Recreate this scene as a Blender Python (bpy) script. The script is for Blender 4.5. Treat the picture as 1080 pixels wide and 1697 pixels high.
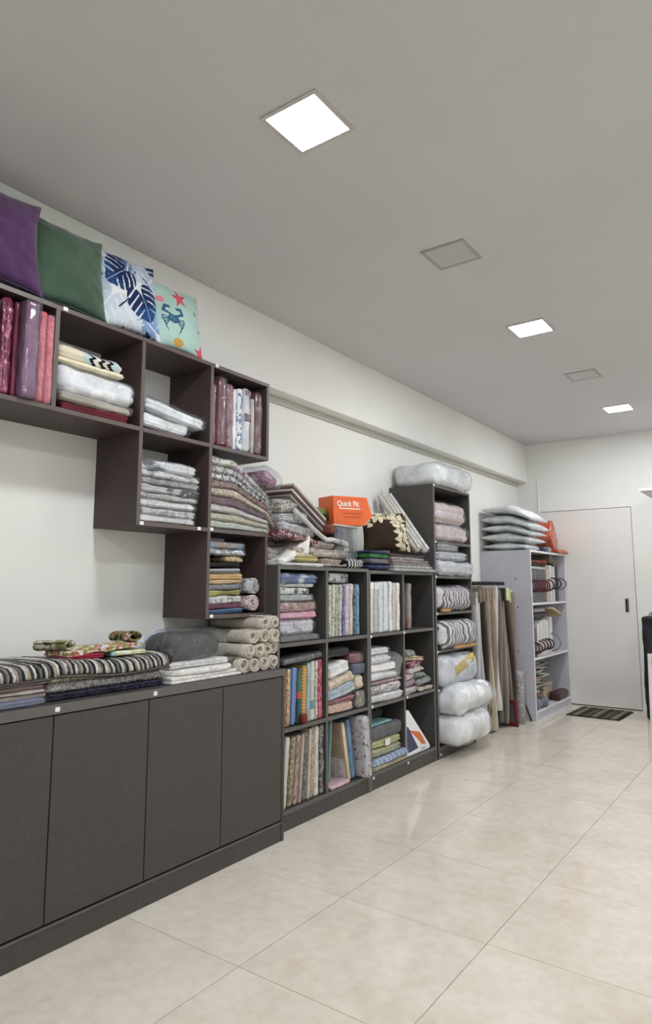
import bpy, bmesh, math, random
import numpy as np
from mathutils import Vector, Matrix, Euler

S = bpy.context.scene
COL = S.collection
for o in list(bpy.data.objects):
    bpy.data.objects.remove(o)

# ---------------------------------------------------------------- camera, world, exposure
cam_d = bpy.data.cameras.new('camera')
cam = bpy.data.objects.new('camera', cam_d)
COL.objects.link(cam)
cam.location = (0, 0, 1.22)
cam.rotation_euler = (math.radians(90 + 7.489), 0, math.radians(35.584))
cam_d.sensor_fit = 'HORIZONTAL'
cam_d.sensor_width = 36.0
cam_d.lens = 36.0 * 1103 / 1080
cam_d.shift_y = -20.5 / 1080
cam_d.clip_start = 0.05
S.camera = cam

world = bpy.data.worlds.new('world')
S.world = world
world.use_nodes = True
world.node_tree.nodes['Background'].inputs[0].default_value = (0.9, 0.95, 1.0, 1)
world.node_tree.nodes['Background'].inputs[1].default_value = 0.3

S.view_settings.view_transform = 'Standard'
S.view_settings.look = 'None'
S.view_settings.gamma = 1.0
S.view_settings.use_curve_mapping = False
S.view_settings.exposure = 0.0
LAMP_STRENGTH = 143.0      # emission of each lit ceiling panel

# ---------------------------------------------------------------- helpers
def lin(c):
    r = []
    for v in c[:3]:
        v = v / 255.0
        r.append(v / 12.92 if v <= 0.04045 else ((v + 0.055) / 1.055) ** 2.4)
    return (r[0], r[1], r[2], 1.0)

def tag(o, label=None, cat=None, group=None, kind=None):
    if label: o['label'] = label
    if cat: o['category'] = cat
    if group: o['group'] = group
    if kind: o['kind'] = kind
    return o

def link(o, parent=None):
    COL.objects.link(o)
    if parent is not None:
        o.parent = parent
    return o

def mesh(name, V, Fc, mat, parent=None, loc=(0, 0, 0), rot=(0, 0, 0), smooth=True):
    me = bpy.data.meshes.new(name)
    me.from_pydata([tuple(map(float, v)) for v in V], [], [tuple(map(int, f)) for f in Fc])
    me.validate()
    if smooth:
        me.polygons.foreach_set('use_smooth', [True] * len(me.polygons))
    me.update()
    if mat is not None:
        me.materials.append(mat)
    o = bpy.data.objects.new(name, me)
    o.location = loc
    o.rotation_euler = rot
    return link(o, parent)

def empty(name, loc, rot=(0, 0, 0)):
    o = bpy.data.objects.new(name, None)
    o.empty_display_size = 0.05
    o.location = loc
    o.rotation_euler = rot
    return link(o)

def bmobj(name, bm, mat, parent=None, loc=(0, 0, 0), rot=(0, 0, 0), smooth=False):
    me = bpy.data.meshes.new(name)
    bm.to_mesh(me)
    bm.free()
    if smooth:
        me.polygons.foreach_set('use_smooth', [True] * len(me.polygons))
    if mat is not None:
        me.materials.append(mat)
    o = bpy.data.objects.new(name, me)
    o.location = loc
    o.rotation_euler = rot
    return link(o, parent)

def bm_box(bm, x0, x1, y0, y1, z0, z1):
    vs = [bm.verts.new(p) for p in ((x0, y0, z0), (x1, y0, z0), (x1, y1, z0), (x0, y1, z0),
                                    (x0, y0, z1), (x1, y0, z1), (x1, y1, z1), (x0, y1, z1))]
    fs = [(0, 3, 2, 1), (4, 5, 6, 7), (0, 1, 5, 4), (1, 2, 6, 5), (2, 3, 7, 6), (3, 0, 4, 7)]
    return [bm.faces.new([vs[i] for i in f]) for f in fs]

def box(name, x0, x1, y0, y1, z0, z1, mat, parent=None, bev=0.0015, off=(0, 0, 0), loc=None, rot=(0, 0, 0)):
    """box in the parent's coordinates (off = the parent's world place); origin at its centre"""
    c = ((x0 + x1) / 2, (y0 + y1) / 2, (z0 + z1) / 2)
    bm = bmesh.new()
    bm_box(bm, x0 - c[0], x1 - c[0], y0 - c[1], y1 - c[1], z0 - c[2], z1 - c[2])
    if bev:
        bmesh.ops.bevel(bm, geom=list(bm.edges), offset=bev, segments=1, affect='EDGES', profile=0.5)
    return bmobj(name, bm, mat, parent, (c[0] - off[0], c[1] - off[1], c[2] - off[2]), rot)

# --- numpy value noise
def _hash(i, j, k, seed):
    n = (i * 374761393 + j * 668265263 + k * 2147483647 + seed * 974711) & 0x7fffffff
    n = ((n ^ (n >> 13)) * 1274126177) & 0x7fffffff
    n = n ^ (n >> 16)
    return (n & 0xffff) / 32767.5 - 1.0

def vnoise(P, seed=0):
    P = np.asarray(P, float)
    I = np.floor(P).astype(np.int64)
    f = P - I
    f = f * f * (3 - 2 * f)
    r = 0
    for a in (0, 1):
        wa = f[:, 0] if a else 1 - f[:, 0]
        for b in (0, 1):
            wb = f[:, 1] if b else 1 - f[:, 1]
            for c in (0, 1):
                wc = f[:, 2] if c else 1 - f[:, 2]
                r = r + wa * wb * wc * _hash(I[:, 0] + a, I[:, 1] + b, I[:, 2] + c, seed)
    return r

def fbm(P, seed=0, octaves=3):
    r = 0; amp = 1.0
    for o in range(octaves):
        r = r + amp * vnoise(P * (2 ** o) + 17.3 * o, seed + o)
        amp *= 0.5
    return r

def ridged(P, seed=0, octaves=3):
    r = 0; amp = 1.0
    for o in range(octaves):
        r = r + amp * (1 - 2 * np.abs(vnoise(P * (2 ** o) + 9.1 * o, seed + o)))
        amp *= 0.55
    return r

# ---------------------------------------------------------------- materials
class N:
    """tiny node builder"""
    def __init__(s, name):
        s.m = bpy.data.materials.new(name)
        s.m.use_nodes = True
        s.t = s.m.node_tree
        s.b = s.t.nodes['Principled BSDF']
        s.out = s.t.nodes['Material Output']
    def n(s, typ, **kw):
        nd = s.t.nodes.new(typ)
        for k, v in kw.items():
            setattr(nd, k, v)
        return nd
    def l(s, a, b):
        s.t.links.new(a, b)
    def val(s, sock, v):
        if hasattr(v, 'is_output'):
            s.l(v, sock)
        else:
            sock.default_value = v
    def math(s, op, a, b=0.0):
        nd = s.n('ShaderNodeMath', operation=op)
        s.val(nd.inputs[0], a); s.val(nd.inputs[1], b)
        return nd.outputs[0]
    def ramp(s, fac, stops, interp='LINEAR'):
        nd = s.n('ShaderNodeValToRGB')
        nd.color_ramp.interpolation = interp
        el = nd.color_ramp.elements
        while len(el) < len(stops):
            el.new(0.5)
        for e, (p, c) in zip(el, stops):
            e.position = p; e.color = lin(c)
        s.l(fac, nd.inputs[0])
        return nd.outputs[0]
    def coord(s, kind='Object', scale=(1, 1, 1), loc=(0, 0, 0), rot=(0, 0, 0)):
        tc = s.n('ShaderNodeTexCoord')
        mp = s.n('ShaderNodeMapping')
        mp.inputs['Scale'].default_value = scale
        mp.inputs['Location'].default_value = loc
        mp.inputs['Rotation'].default_value = rot
        s.l(tc.outputs[kind], mp.inputs[0])
        return mp.outputs[0]
    def noise(s, vec, scale, detail=3.0, rough=0.55, dist=0.0):
        nd = s.n('ShaderNodeTexNoise')
        s.l(vec, nd.inputs['Vector'])
        nd.inputs['Scale'].default_value = scale
        nd.inputs['Detail'].default_value = detail
        nd.inputs['Roughness'].default_value = rough
        nd.inputs['Distortion'].default_value = dist
        return nd.outputs[0]
    def bump(s, h, strength, dist=0.01):
        nd = s.n('ShaderNodeBump')
        nd.inputs['Strength'].default_value = strength
        nd.inputs['Distance'].default_value = dist
        s.l(h, nd.inputs['Height'])
        s.l(nd.outputs[0], s.b.inputs['Normal'])
    def mix(s, fac, a, b, blend='MIX'):
        nd = s.n('ShaderNodeMix', data_type='RGBA', blend_type=blend)
        s.val(nd.inputs[0], fac)
        s.val(nd.inputs[6], a); s.val(nd.inputs[7], b)
        return nd.outputs[2]

def plain(name, c, rough=0.5, metal=0.0, spec=0.5, var=0.06, vscale=6.0, bump=0.0, bscale=200.0):
    k = N(name)
    v = k.coord()
    f = k.noise(v, vscale, 4)
    d = tuple(max(0, x * (1 - var)) for x in c[:3]); u = tuple(min(255, x * (1 + var)) for x in c[:3])
    k.l(k.ramp(f, [(0.3, d), (0.7, u)]), k.b.inputs['Base Color'])
    k.b.inputs['Roughness'].default_value = rough
    k.b.inputs['Metallic'].default_value = metal
    k.b.inputs['Specular IOR Level'].default_value = spec
    if bump:
        k.bump(k.noise(v, bscale, 2), bump, 0.002)
    return k.m

def laminate(name, c, rough=0.45, grain=0.10):
    """melamine board with a fine linen / wood streak running up and along"""
    k = N(name)
    a = k.noise(k.coord('Object', (60, 60, 3)), 6.0, 4)
    b = k.noise(k.coord('Object', (4, 4, 90)), 5.0, 3)
    f = k.math('MULTIPLY', k.math('ADD', a, b), 0.5)
    d = tuple(x * (1 - grain) for x in c); u = tuple(min(255, x * (1 + grain)) for x in c)
    k.l(k.ramp(f, [(0.35, d), (0.65, u)]), k.b.inputs['Base Color'])
    k.b.inputs['Roughness'].default_value = rough
    k.b.inputs['Specular IOR Level'].default_value = 0.35
    k.bump(f, 0.15, 0.001)
    return k.m

_fabn = [0]
def fab(stops, src='noise', scale=10.0, interp='LINEAR', axis=2, rough=0.85, coat=0.0, bump=0.35, bscale=90.0,
        dist=0.0, detail=2.0, amp=0.3, freq=8.0, stretch=(1, 1, 1), name=None, rot=(0, 0, 0), sheen=0.0):
    """printed or woven cloth; stops = one colour or a list of (position, colour) read through a pattern"""
    _fabn[0] += 1
    def mute(c):
        g = 0.30 * c[0] + 0.59 * c[1] + 0.11 * c[2]
        return tuple(g + (v - g) * 0.84 for v in c[:3])
    stops = [(p, mute(c)) for p, c in stops] if isinstance(stops[0], (tuple, list)) else mute(stops)
    k = N(name or 'cloth_%02d' % _fabn[0])
    v = k.coord('Object', stretch, (_fabn[0] * 0.37, _fabn[0] * 0.11, _fabn[0] * 0.23), rot)
    if not isinstance(stops[0], (tuple, list)):
        c = stops
        stops = [(0.3, tuple(x * 0.9 for x in c)), (0.7, tuple(min(255, x * 1.08) for x in c))]
    if src == 'noise':
        f = k.noise(v, scale, detail, 0.55, dist)
    elif src == 'voronoi':
        nd = k.n('ShaderNodeTexVoronoi')
        nd.inputs['Scale'].default_value = scale
        k.l(v, nd.inputs['Vector'])
        f = nd.outputs['Distance']
    elif src == 'cells':
        nd = k.n('ShaderNodeTexVoronoi')
        nd.inputs['Scale'].default_value = scale
        k.l(v, nd.inputs['Vector'])
        sp = k.n('ShaderNodeSeparateColor')
        k.l(nd.outputs['Color'], sp.inputs[0])
        f = sp.outputs[0]
    elif src in ('stripe', 'zigzag', 'scale'):
        sp = k.n('ShaderNodeSeparateXYZ'); k.l(v, sp.inputs[0])
        main = sp.outputs[axis]
        other = sp.outputs[1 if axis != 1 else 2]
        if src == 'zigzag':
            tri = k.math('ABSOLUTE', k.math('SUBTRACT', k.math('FRACT', k.math('MULTIPLY', other, freq)), 0.5))
            main = k.math('ADD', k.math('MULTIPLY', main, scale), k.math('MULTIPLY', tri, amp))
        elif src == 'scale':
            sn = k.math('ABSOLUTE', k.math('SINE', k.math('MULTIPLY', other, freq)))
            main = k.math('ADD', k.math('MULTIPLY', main, scale), k.math('MULTIPLY', sn, amp))
        else:
            main = k.math('ADD', k.math('MULTIPLY', main, scale), k.math('MULTIPLY', k.noise(v, 6.0, 2), dist))
        f = k.math('FRACT', main)
    elif src == 'check':
        nd = k.n('ShaderNodeTexBrick')
        nd.inputs['Scale'].default_value = scale
        k.l(v, nd.inputs['Vector'])
        f = nd.outputs['Fac']
    colr = k.ramp(f, stops, interp)
    fine = k.noise(v, 60.0, 2)
    colr = k.mix(0.12, colr, k.ramp(fine, [(0.3, (90, 90, 90)), (0.7, (255, 255, 255))]), 'MULTIPLY')
    k.l(colr, k.b.inputs['Base Color'])
    k.b.inputs['Roughness'].default_value = rough
    k.b.inputs['Specular IOR Level'].default_value = 0.25
    if sheen:
        k.b.inputs['Sheen Weight'].default_value = sheen
    if coat:
        k.b.inputs['Coat Weight'].default_value = coat
        k.b.inputs['Coat Roughness'].default_value = 0.12
    if bump:
        k.bump(k.noise(v, bscale, 3), bump, 0.004)
    return k.m

def plastic(name, tint=(250, 252, 255), haze=0.035, bump=1.0, scale=16.0):
    """clear polythene: mostly see-through with crinkled gloss"""
    k = N(name)
    tr = k.n('ShaderNodeBsdfTransparent'); tr.inputs[0].default_value = lin(tint)
    gl = k.n('ShaderNodeBsdfGlossy'); gl.inputs['Roughness'].default_value = 0.10
    df = k.n('ShaderNodeBsdfDiffuse'); df.inputs[0].default_value = lin((246, 246, 244))
    lw = k.n('ShaderNodeLayerWeight'); lw.inputs[0].default_value = 0.5
    v = k.coord('Object')
    nb = k.n('ShaderNodeBump'); nb.inputs['Strength'].default_value = bump; nb.inputs['Distance'].default_value = 0.02
    k.l(k.noise(v, scale, 5, 0.6, 1.5), nb.inputs['Height'])
    k.l(nb.outputs[0], gl.inputs['Normal']); k.l(nb.outputs[0], lw.inputs['Normal'])
    m1 = k.n('ShaderNodeMixShader'); m1.inputs[0].default_value = haze
    k.l(tr.outputs[0], m1.inputs[1]); k.l(df.outputs[0], m1.inputs[2])
    m2 = k.n('ShaderNodeMixShader')
    k.l(k.math('ADD', k.math('MULTIPLY', k.math('POWER', lw.outputs['Facing'], 3.0), 0.55), 0.05), m2.inputs[0])
    k.l(m1.outputs[0], m2.inputs[1]); k.l(gl.outputs[0], m2.inputs[2])
    k.l(m2.outputs[0], k.out.inputs[0])
    return k.m

def emitter(name, c, strength):
    k = N(name)
    k.b.inputs['Base Color'].default_value = lin(c)
    k.b.inputs['Emission Color'].default_value = lin(c)
    k.b.inputs['Emission Strength'].default_value = strength
    return k.m

M = {}
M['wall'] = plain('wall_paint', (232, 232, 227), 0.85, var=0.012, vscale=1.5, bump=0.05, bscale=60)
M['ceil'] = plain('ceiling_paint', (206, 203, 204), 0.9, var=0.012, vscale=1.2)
M['cornice'] = plain('cornice_shade_paint', (196, 193, 184), 0.85, var=0.012)  # wall white greyed: the shade below the beam is put into the colour
M['door'] = plain('door_paint', (232, 228, 224), 0.5, var=0.012, vscale=1.5)
M['grout'] = plain('grout', (158, 148, 132), 0.9)
M['char'] = laminate('charcoal_board', (72, 69, 67))
M['charedge'] = plain('charcoal_edge_band', (94, 91, 88), 0.45, var=0.04, vscale=30)
M['brown'] = laminate('dark_brown_board', (72, 59, 57), 0.5)
M['brownedge'] = plain('brown_edge_band', (92, 80, 77), 0.45, var=0.04, vscale=30)
M['lilac'] = plain('lilac_grey_board', (192, 191, 201), 0.5, var=0.02)
M['lilacedge'] = plain('white_edge_band', (226, 225, 226), 0.5, var=0.02)
M['sticker'] = plain('price_sticker_paper', (235, 235, 232), 0.6, var=0.02)
M['black'] = plain('black_plastic', (22, 22, 24), 0.4)
M['steel'] = plain('steel', (150, 150, 152), 0.3, metal=0.9)
M['frame'] = plain('light_frame', (196, 192, 188), 0.5, var=0.02)
M['gap'] = plain('dark_gap', (30, 28, 27), 0.9)

def tile_mat():
    k = N('floor_tile')
    tc = k.n('ShaderNodeTexCoord'); oi = k.n('ShaderNodeObjectInfo')
    cb = k.n('ShaderNodeVectorMath', operation='SCALE'); k.l(oi.outputs['Location'], cb.inputs[0]); cb.inputs['Scale'].default_value = 3.7
    ad = k.n('ShaderNodeVectorMath', operation='ADD'); k.l(tc.outputs['Object'], ad.inputs[0]); k.l(cb.outputs[0], ad.inputs[1])
    big = k.noise(ad.outputs[0], 3.2, 6, 0.62, 0.6)
    fine = k.noise(ad.outputs[0], 22, 5, 0.6)
    c = k.ramp(big, [(0.30, (198, 187, 168)), (0.48, (211, 202, 186)), (0.62, (218, 211, 197)), (0.8, (205, 194, 175))])
    c = k.mix(0.35, c, k.ramp(fine, [(0.35, (202, 191, 174)), (0.6, (222, 215, 203))]), 'MIX')
    sp = k.noise(ad.outputs[0], 9.0, 2)
    c = k.mix(k.ramp(sp, [(0.70, (0, 0, 0)), (0.78, (120, 120, 120))]), c, (0.42, 0.34, 0.25, 1))
    k.l(c, k.b.inputs['Base Color'])
    k.b.inputs['Roughness'].default_value = 0.30
    k.b.inputs['Specular IOR Level'].default_value = 0.45
    k.l(k.ramp(fine, [(0.3, (60, 60, 60)), (0.7, (95, 95, 95))]), k.b.inputs['Roughness'])
    return k.m
M['tile'] = tile_mat()

# ---------------------------------------------------------------- the room
X0, X1, Y0, Y1, ZC = -2.60, 1.00, -2.30, 7.38, 2.82
floor = box('floor', X0 - .1, X1 + .1, Y0 - .1, Y1 + .1, -0.10, -0.004, M['grout'], bev=0)
tag(floor, 'beige stone-look tiled shop floor with thin grout lines', kind='structure')
# 60 cm tiles; a joint runs along x = -1.59 and across y = 2.335
TS = 0.6
tm = None
for i in range(-2, 5):
    for j in range(-8, 9):
        xa, ya = -1.59 + i * TS, 2.335 + j * TS
        xb, yb = xa + TS, ya + TS
        cx0, cx1, cy0, cy1 = max(xa, X0), min(xb, X1), max(ya, Y0), min(yb, Y1)
        if cx1 - cx0 < 0.03 or cy1 - cy0 < 0.03:
            continue
        full = abs(cx1 - cx0 - TS) < 1e-6 and abs(cy1 - cy0 - TS) < 1e-6
        if full and tm is not None:
            t = bpy.data.objects.new('tile', tm)
            t.location = ((cx0 + cx1) / 2 - floor.location.x, (cy0 + cy1) / 2 - floor.location.y, -0.004 - floor.location.z)
            link(t, floor)
        else:
            g = 0.0012
            t = box('tile', cx0 + g, cx1 - g, cy0 + g, cy1 - g, -0.008, 0.0, M['tile'], floor, bev=0, off=floor.location)
            if full:
                tm = t.data

wl = box('wall_left', X0 - .12, X0, Y0, Y1, 0, ZC, M['wall'], bev=0)
tag(wl, 'long white painted wall behind the shelving', kind='structure')
bmn = box('trim_1', X0, -2.485, Y0, Y1, 2.392, ZC, M['wall'], bev=0.003)
tag(bmn, 'white boxed beam running along the top of the long wall', kind='structure')
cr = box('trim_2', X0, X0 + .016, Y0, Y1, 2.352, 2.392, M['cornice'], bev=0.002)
tag(cr, 'slim cornice strip under the boxed beam, colour greyed for its shade', kind='structure')
wr = box('wall_right', X1, X1 + .12, Y0, Y1, 0, ZC, M['wall'], bev=0)
tag(wr, 'white side wall opposite the shelving', kind='structure')
wf = box('wall_front', X0 - .12, X1 + .12, Y0 - .12, Y0, 0, ZC, M['wall'], bev=0)
tag(wf, 'white wall behind the viewer', kind='structure')
# far wall with the door opening
DX0, DX1, DZ = -2.345, -1.412, 2.047
bm = bmesh.new()
bm_box(bm, X0 - .12, DX0, Y1, Y1 + .12, 0, ZC)
bm_box(bm, DX1, X1 + .12, Y1, Y1 + .12, 0, ZC)
bm_box(bm, DX0, DX1, Y1, Y1 + .12, DZ, ZC)
wb = bmobj('wall_back', bm, M['wall'])
tag(wb, 'white far wall around the flush door', kind='structure')
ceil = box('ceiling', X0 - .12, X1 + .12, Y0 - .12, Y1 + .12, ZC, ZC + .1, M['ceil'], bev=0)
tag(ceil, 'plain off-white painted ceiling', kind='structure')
# flush door
dr = empty('door_1', ((DX0 + DX1) / 2, Y1, 0))
tag(dr, 'flush white door with slim dark recessed pull', kind='structure')
off = dr.location
slab = box('door_slab', DX0 + .004, DX1 - .005, Y1 + .002, Y1 + .042, 0.008, DZ - .006, M['door'], dr, 0.001, off)
box('door_gap', DX0, DX1, Y1 + .045, Y1 + .05, 0, DZ, M['gap'], dr, 0, off)
hp = box('handle', -1.520, -1.484, Y1 - .003, Y1 + .004, 0.965, 1.105, M['steel'], dr, 0.001, off)
box('handle_recess', -1.513, -1.498, Y1 - .0045, Y1 - .001, 0.972, 1.098, M['gap'], hp, 0, Vector(off) + hp.location)
cd = box('cable_conduit', -2.372, -2.352, Y1 - .012, Y1, 2.05, 2.42, M['wall'], None, .002)
tag(cd, 'thin white cable trunking up the far wall above the pillows', 'cable conduit')
cb = box('joint_box', -2.382, -2.342, Y1 - .018, Y1 - .012, 2.28, 2.30, M['wall'], cd, .002, cd.location)

# ceiling panels: lit and unlit square downlights down the room
M['lamp_on'] = emitter('lit_diffuser', (247, 250, 255), LAMP_STRENGTH)
M['lamp_off'] = plain('unlit_diffuser', (192, 189, 189), 0.5, var=0.01)
M['frame_dark'] = plain('unlit_frame', (166, 163, 162), 0.5, var=0.02)
def panel(x, y, on, label, s=0.205):
    e = empty('ceiling_light', (x, y, ZC))
    tag(e, label, 'ceiling light', 'lit ceiling panels' if on else 'unlit ceiling panels')
    o = e.location
    w = s / 2; f = 0.016
    fm = M['frame'] if on else M['frame_dark']
    for (a, b, c, d) in ((-w - f, w + f, -w - f, -w), (-w - f, w + f, w, w + f), (-w - f, -w, -w, w), (w, w + f, -w, w)):
        box('frame_bar', x + a, x + b, y + c, y + d, ZC - .006, ZC, fm, e, 0.001, o)
    box('diffuser', x - w, x + w, y - w, y + w, ZC - .004, ZC - .0005, M['lamp_on' if on else 'lamp_off'], e, 0, o)
panel(-1.288, 1.692, True, 'lit square ceiling panel over the base cabinets, nearest the cushions')
panel(-1.28, 2.832, False, 'unlit square ceiling panel with grey frame over the three tier bookcases', 0.19)
panel(-1.275, 3.972, True, 'lit square ceiling panel in the middle of the row, over the bookcases')
panel(-1.26, 5.122, False, 'unlit square ceiling panel with grey frame beyond the tall bookcase', 0.19)
panel(-1.26, 6.285, True, 'lit square ceiling panel closest to the white door')
panel(-1.288, -0.60, True, 'lit square ceiling panel at the start of the row')
for yy, wh in ((-0.6, 'behind the viewer'), (1.692, 'level with the cushions'), (3.972, 'level with the bookcases'), (6.285, 'level with the lilac unit')):  # unseen second row of panels, added as ambient fill
    panel(0.35, yy, True, 'added unseen lit ceiling panel for fill, second row, ' + wh)

# ---------------------------------------------------------------- furniture
def sticker(parent, x, y, z, off, w=0.02, h=0.015):
    box('price_sticker', x, x + .0012, y - w / 2, y + w / 2, z - h / 2, z + h / 2, M['sticker'], parent, 0, off)

# base cabinets: carcass, two doors each, plinth; one continuous worktop
FX = -2.16
ci = 0
for (ya, yb, lab) in ((0.148, 0.980, 'charcoal base cabinet with two plain doors, farthest from the bookcases'),
                      (0.980, 1.812, 'charcoal base cabinet with two plain doors under the striped rug'),
                      (1.812, 2.644, 'charcoal base cabinet with two plain doors beside the bookcase')):
    e = empty('base_cabinet', ((X0 + FX) / 2, (ya + yb) / 2, 0))
    tag(e, lab, 'cabinet', 'charcoal base cabinets')
    o = e.location
    box('carcass', X0 + .002, FX - .020, ya + .001, yb - .001, 0.09, 0.778, M['char'], e, 0.001, o)
    ym = (ya + yb) / 2
    for a, b in ((ya, ym), (ym, yb)):
        box('door', FX - .018, FX, a + .0022, b - .0022, 0.098, 0.776, M['char'], e, 0.0015, o)
    pl = box('plinth', X0 + .002, FX - .002, ya, yb, 0.0, 0.09, M['char'], e, 0.001, o)
    box('plinth_edge', FX - .002, FX + .001, ya, yb, 0.083, 0.091, M['charedge'], pl, 0, Vector(o) + pl.location)
endp = box('end_panel', X0 + .002, FX + .002, 2.645, 2.664, 0, 0.778, M['char'])
tag(endp, 'charcoal end board closing the base cabinets beside the bookcase', 'panel')
wt = empty('worktop', ((X0 + FX) / 2, 1.4, 0.778))
tag(wt, 'long charcoal worktop over the base cabinets with small white stickers', 'worktop')
box('slab', X0 + .002, FX + .002, 0.148, 2.664, 0.780, 0.815, M['char'], wt, 0.0015, wt.location)
box('edge_band', FX + .002, FX + .0035, 0.148, 2.664, 0.781, 0.814, M['charedge'], wt, 0, wt.location)
for y in (1.405, 1.838, 0.99):
    sticker(wt, FX + .0036, y, 0.797, wt.location, 0.018, 0.016)

# stepped brown wall shelf of 42 cm cubes
WX = -2.300
YS = [0.575, 0.995, 1.415, 1.835, 2.255, 2.675]
ZS = [1.090, 1.492, 1.902, 2.318]
ws = empty('wall_shelf', ((X0 + WX) / 2, 2.675, 1.09))
tag(ws, 'dark brown wall mounted cube shelf stepping down in a staircase', 'shelf')
T = 0.019
def wboard(name, x0, x1, y0, y1, z0, z1):
    b = box(name, x0, x1 - .002, y0, y1, z0, z1, M['brown'], ws, 0.001, ws.location)
    box('edge_band', x1 - .002, x1, y0 + .0005, y1 - .0005, z0 + .0005, z1 - .0005, M['brownedge'], b, 0, Vector(ws.location) + b.location)
    return b
for i in range(5):
    wboard('top_board', X0, WX, YS[i] - T / 2, YS[i + 1] + (T / 2 if i == 4 else -T / 2), ZS[3] - T, ZS[3])
    wboard('shelf_board', X0, WX, YS[i] + T / 2, YS[i + 1] - T / 2, ZS[2] - T / 2, ZS[2] + T / 2)
for i in (3, 4):
    wboard('shelf_board', X0, WX, YS[i] + T / 2, YS[i + 1] + (T / 2 if i == 4 else -T / 2), ZS[1] - T / 2, ZS[1] + T / 2)
wboard('shelf_board', X0, WX, YS[4] - T / 2, YS[5] + T / 2, ZS[0] - T, ZS[0])
for i in range(6):
    wboard('divider', X0, WX, YS[i] - T / 2, YS[i] + T / 2, ZS[2] - T / 2, ZS[3] - T)
for i in (3, 4):
    wboard('divider', X0, WX, YS[i] - T / 2, YS[i] + T / 2, ZS[1] - T / 2, ZS[2] - T / 2)
for i in (4, 5):
    wboard('divider', X0, WX, YS[i] - T / 2, YS[i] + T / 2, ZS[0], ZS[1] - T / 2)
for (y, z) in ((1.445, 2.312), (2.285, 2.312), (1.855, 1.493), (2.190, 1.493), (2.272, 1.496), (2.283, 1.084)):
    sticker(ws, WX, y, z, ws.location)

# charcoal three-tier bookcases
def bookcase(ya, yb, ncol, zs, top, lab, fx=-2.22, group='three tier bookcases', stick=()):
    e = empty('bookcase', ((X0 + fx) / 2, (ya + yb) / 2, 0))
    tag(e, lab, 'bookcase', group)
    o = e.location; t = 0.020
    def bd(name, x0, x1, y0, y1, z0, z1):
        b = box(name, x0, x1 - .002, y0, y1, z0, z1, M['char'], e, 0.001, o)
        box('edge_band', x1 - .002, x1, y0 + .0005, y1 - .0005, z0 + .0005, z1 - .0005, M['charedge'], b, 0, Vector(o) + b.location)
    bd('side_panel', X0, fx, ya, ya + t, 0, top - t)
    bd('side_panel', X0, fx, yb - t, yb, 0, top - t)
    bd('top_board', X0, fx, ya, yb, top - t, top)
    box('back_panel', X0, X0 + .006, ya + t, yb - t, .09, top - t, M['char'], e, 0, o)
    for z in zs:
        bd('shelf_board', X0 + .006, fx, ya + t, yb - t, z - t, z)
    bx = [ya + (yb - ya) * k / ncol for k in range(1, ncol)]
    for y in bx:
        lv = [zs[0]] + list(zs[1:]) + [top - t]
        for a, b in zip(lv[:-1], lv[1:]):
            bd('divider', X0 + .006, fx - .003, y - t / 2, y + t / 2, a, b - (t if b != top - t else 0))
    box('plinth', fx - .03, fx - .004, ya + t, yb - t, 0, zs[0] - t, M['char'], e, 0.001, o)
    for (y, z) in stick:
        sticker(e, fx, y, z, o, 0.018, 0.015)
    return e
ZB = (0.100, 0.500, 0.930)
bookcase(2.675, 3.560, 2, ZB, 1.333, 'charcoal three tier bookcase beside the base cabinets', group=None)
bookcase(3.562, 4.455, 2, ZB, 1.325, 'charcoal three tier bookcase beside the tall bookcase', group=None,
         stick=((3.585, 0.915), (4.010, 0.918), (3.592, 0.492), (4.035, 0.492), (3.60, 0.072), (4.035, 0.072)))
bookcase(4.480, 5.150, 1, (0.080, 0.485, 0.760, 1.035, 1.305, 1.565), 1.990,
         'tall narrow charcoal bookcase with padded bedding bags', group=None,
         stick=((4.495, 1.982), (4.505, 1.556), (4.505, 1.296), (4.505, 1.026), (4.505, 0.751), (4.505, 0.476), (4.52, 0.03)))

# lilac grey open shelf unit by the door
e = empty('open_shelf_unit', (-2.35, 6.81, 0))
tag(e, 'pale lilac open shelf unit of fabric sample books beside the door', 'shelf unit')
o = e.location
PX, PA, PB, PT = -2.10, 6.250, 7.365, 1.572
def pb(name, x0, x1, y0, y1, z0, z1, edge=True):
    b = box(name, x0, x1 - .002, y0, y1, z0, z1, M['lilac'], e, 0.001, o)
    if edge:
        box('edge_band', x1 - .002, x1, y0 + .0004, y1 - .0004, z0 + .0004, z1 - .0004, M['lilacedge'], b, 0, Vector(o) + b.location)
pb('side_panel', X0, PX, PA, PA + .02, 0, PT - .02)
pb('side_panel', X0, PX, PB - .02, PB, 0, PT - .02)
pb('top_board', X0, PX, PA, PB, PT - .02, PT)
for z in (1.072, 0.562, 0.085):
    pb('shelf_board', X0, PX - .003, PA + .02, PB - .02, z - .02, z)
box('back_panel', X0, X0 + .006, PA + .02, PB - .02, .05, PT - .02, M['lilac'], e, 0, o)
box('plinth', PX - .03, PX - .012, PA + .02, PB - .02, 0, 0.063, M['lilac'], e, 0, o)
for (yy, zz) in ((-0.15, 1.30), (-0.14, 1.03), (-0.15, 0.62), (-0.13, 0.36)):
    box('cam_cap', PX + yy - .006, PX + yy + .006, PA - .001, PA, zz - .006, zz + .006, M['gap'], e, 0, o)

# ---------------------------------------------------------------- soft goods: shape helpers
_seed = [100]
def nseed():
    _seed[0] += 7
    return _seed[0]

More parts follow.
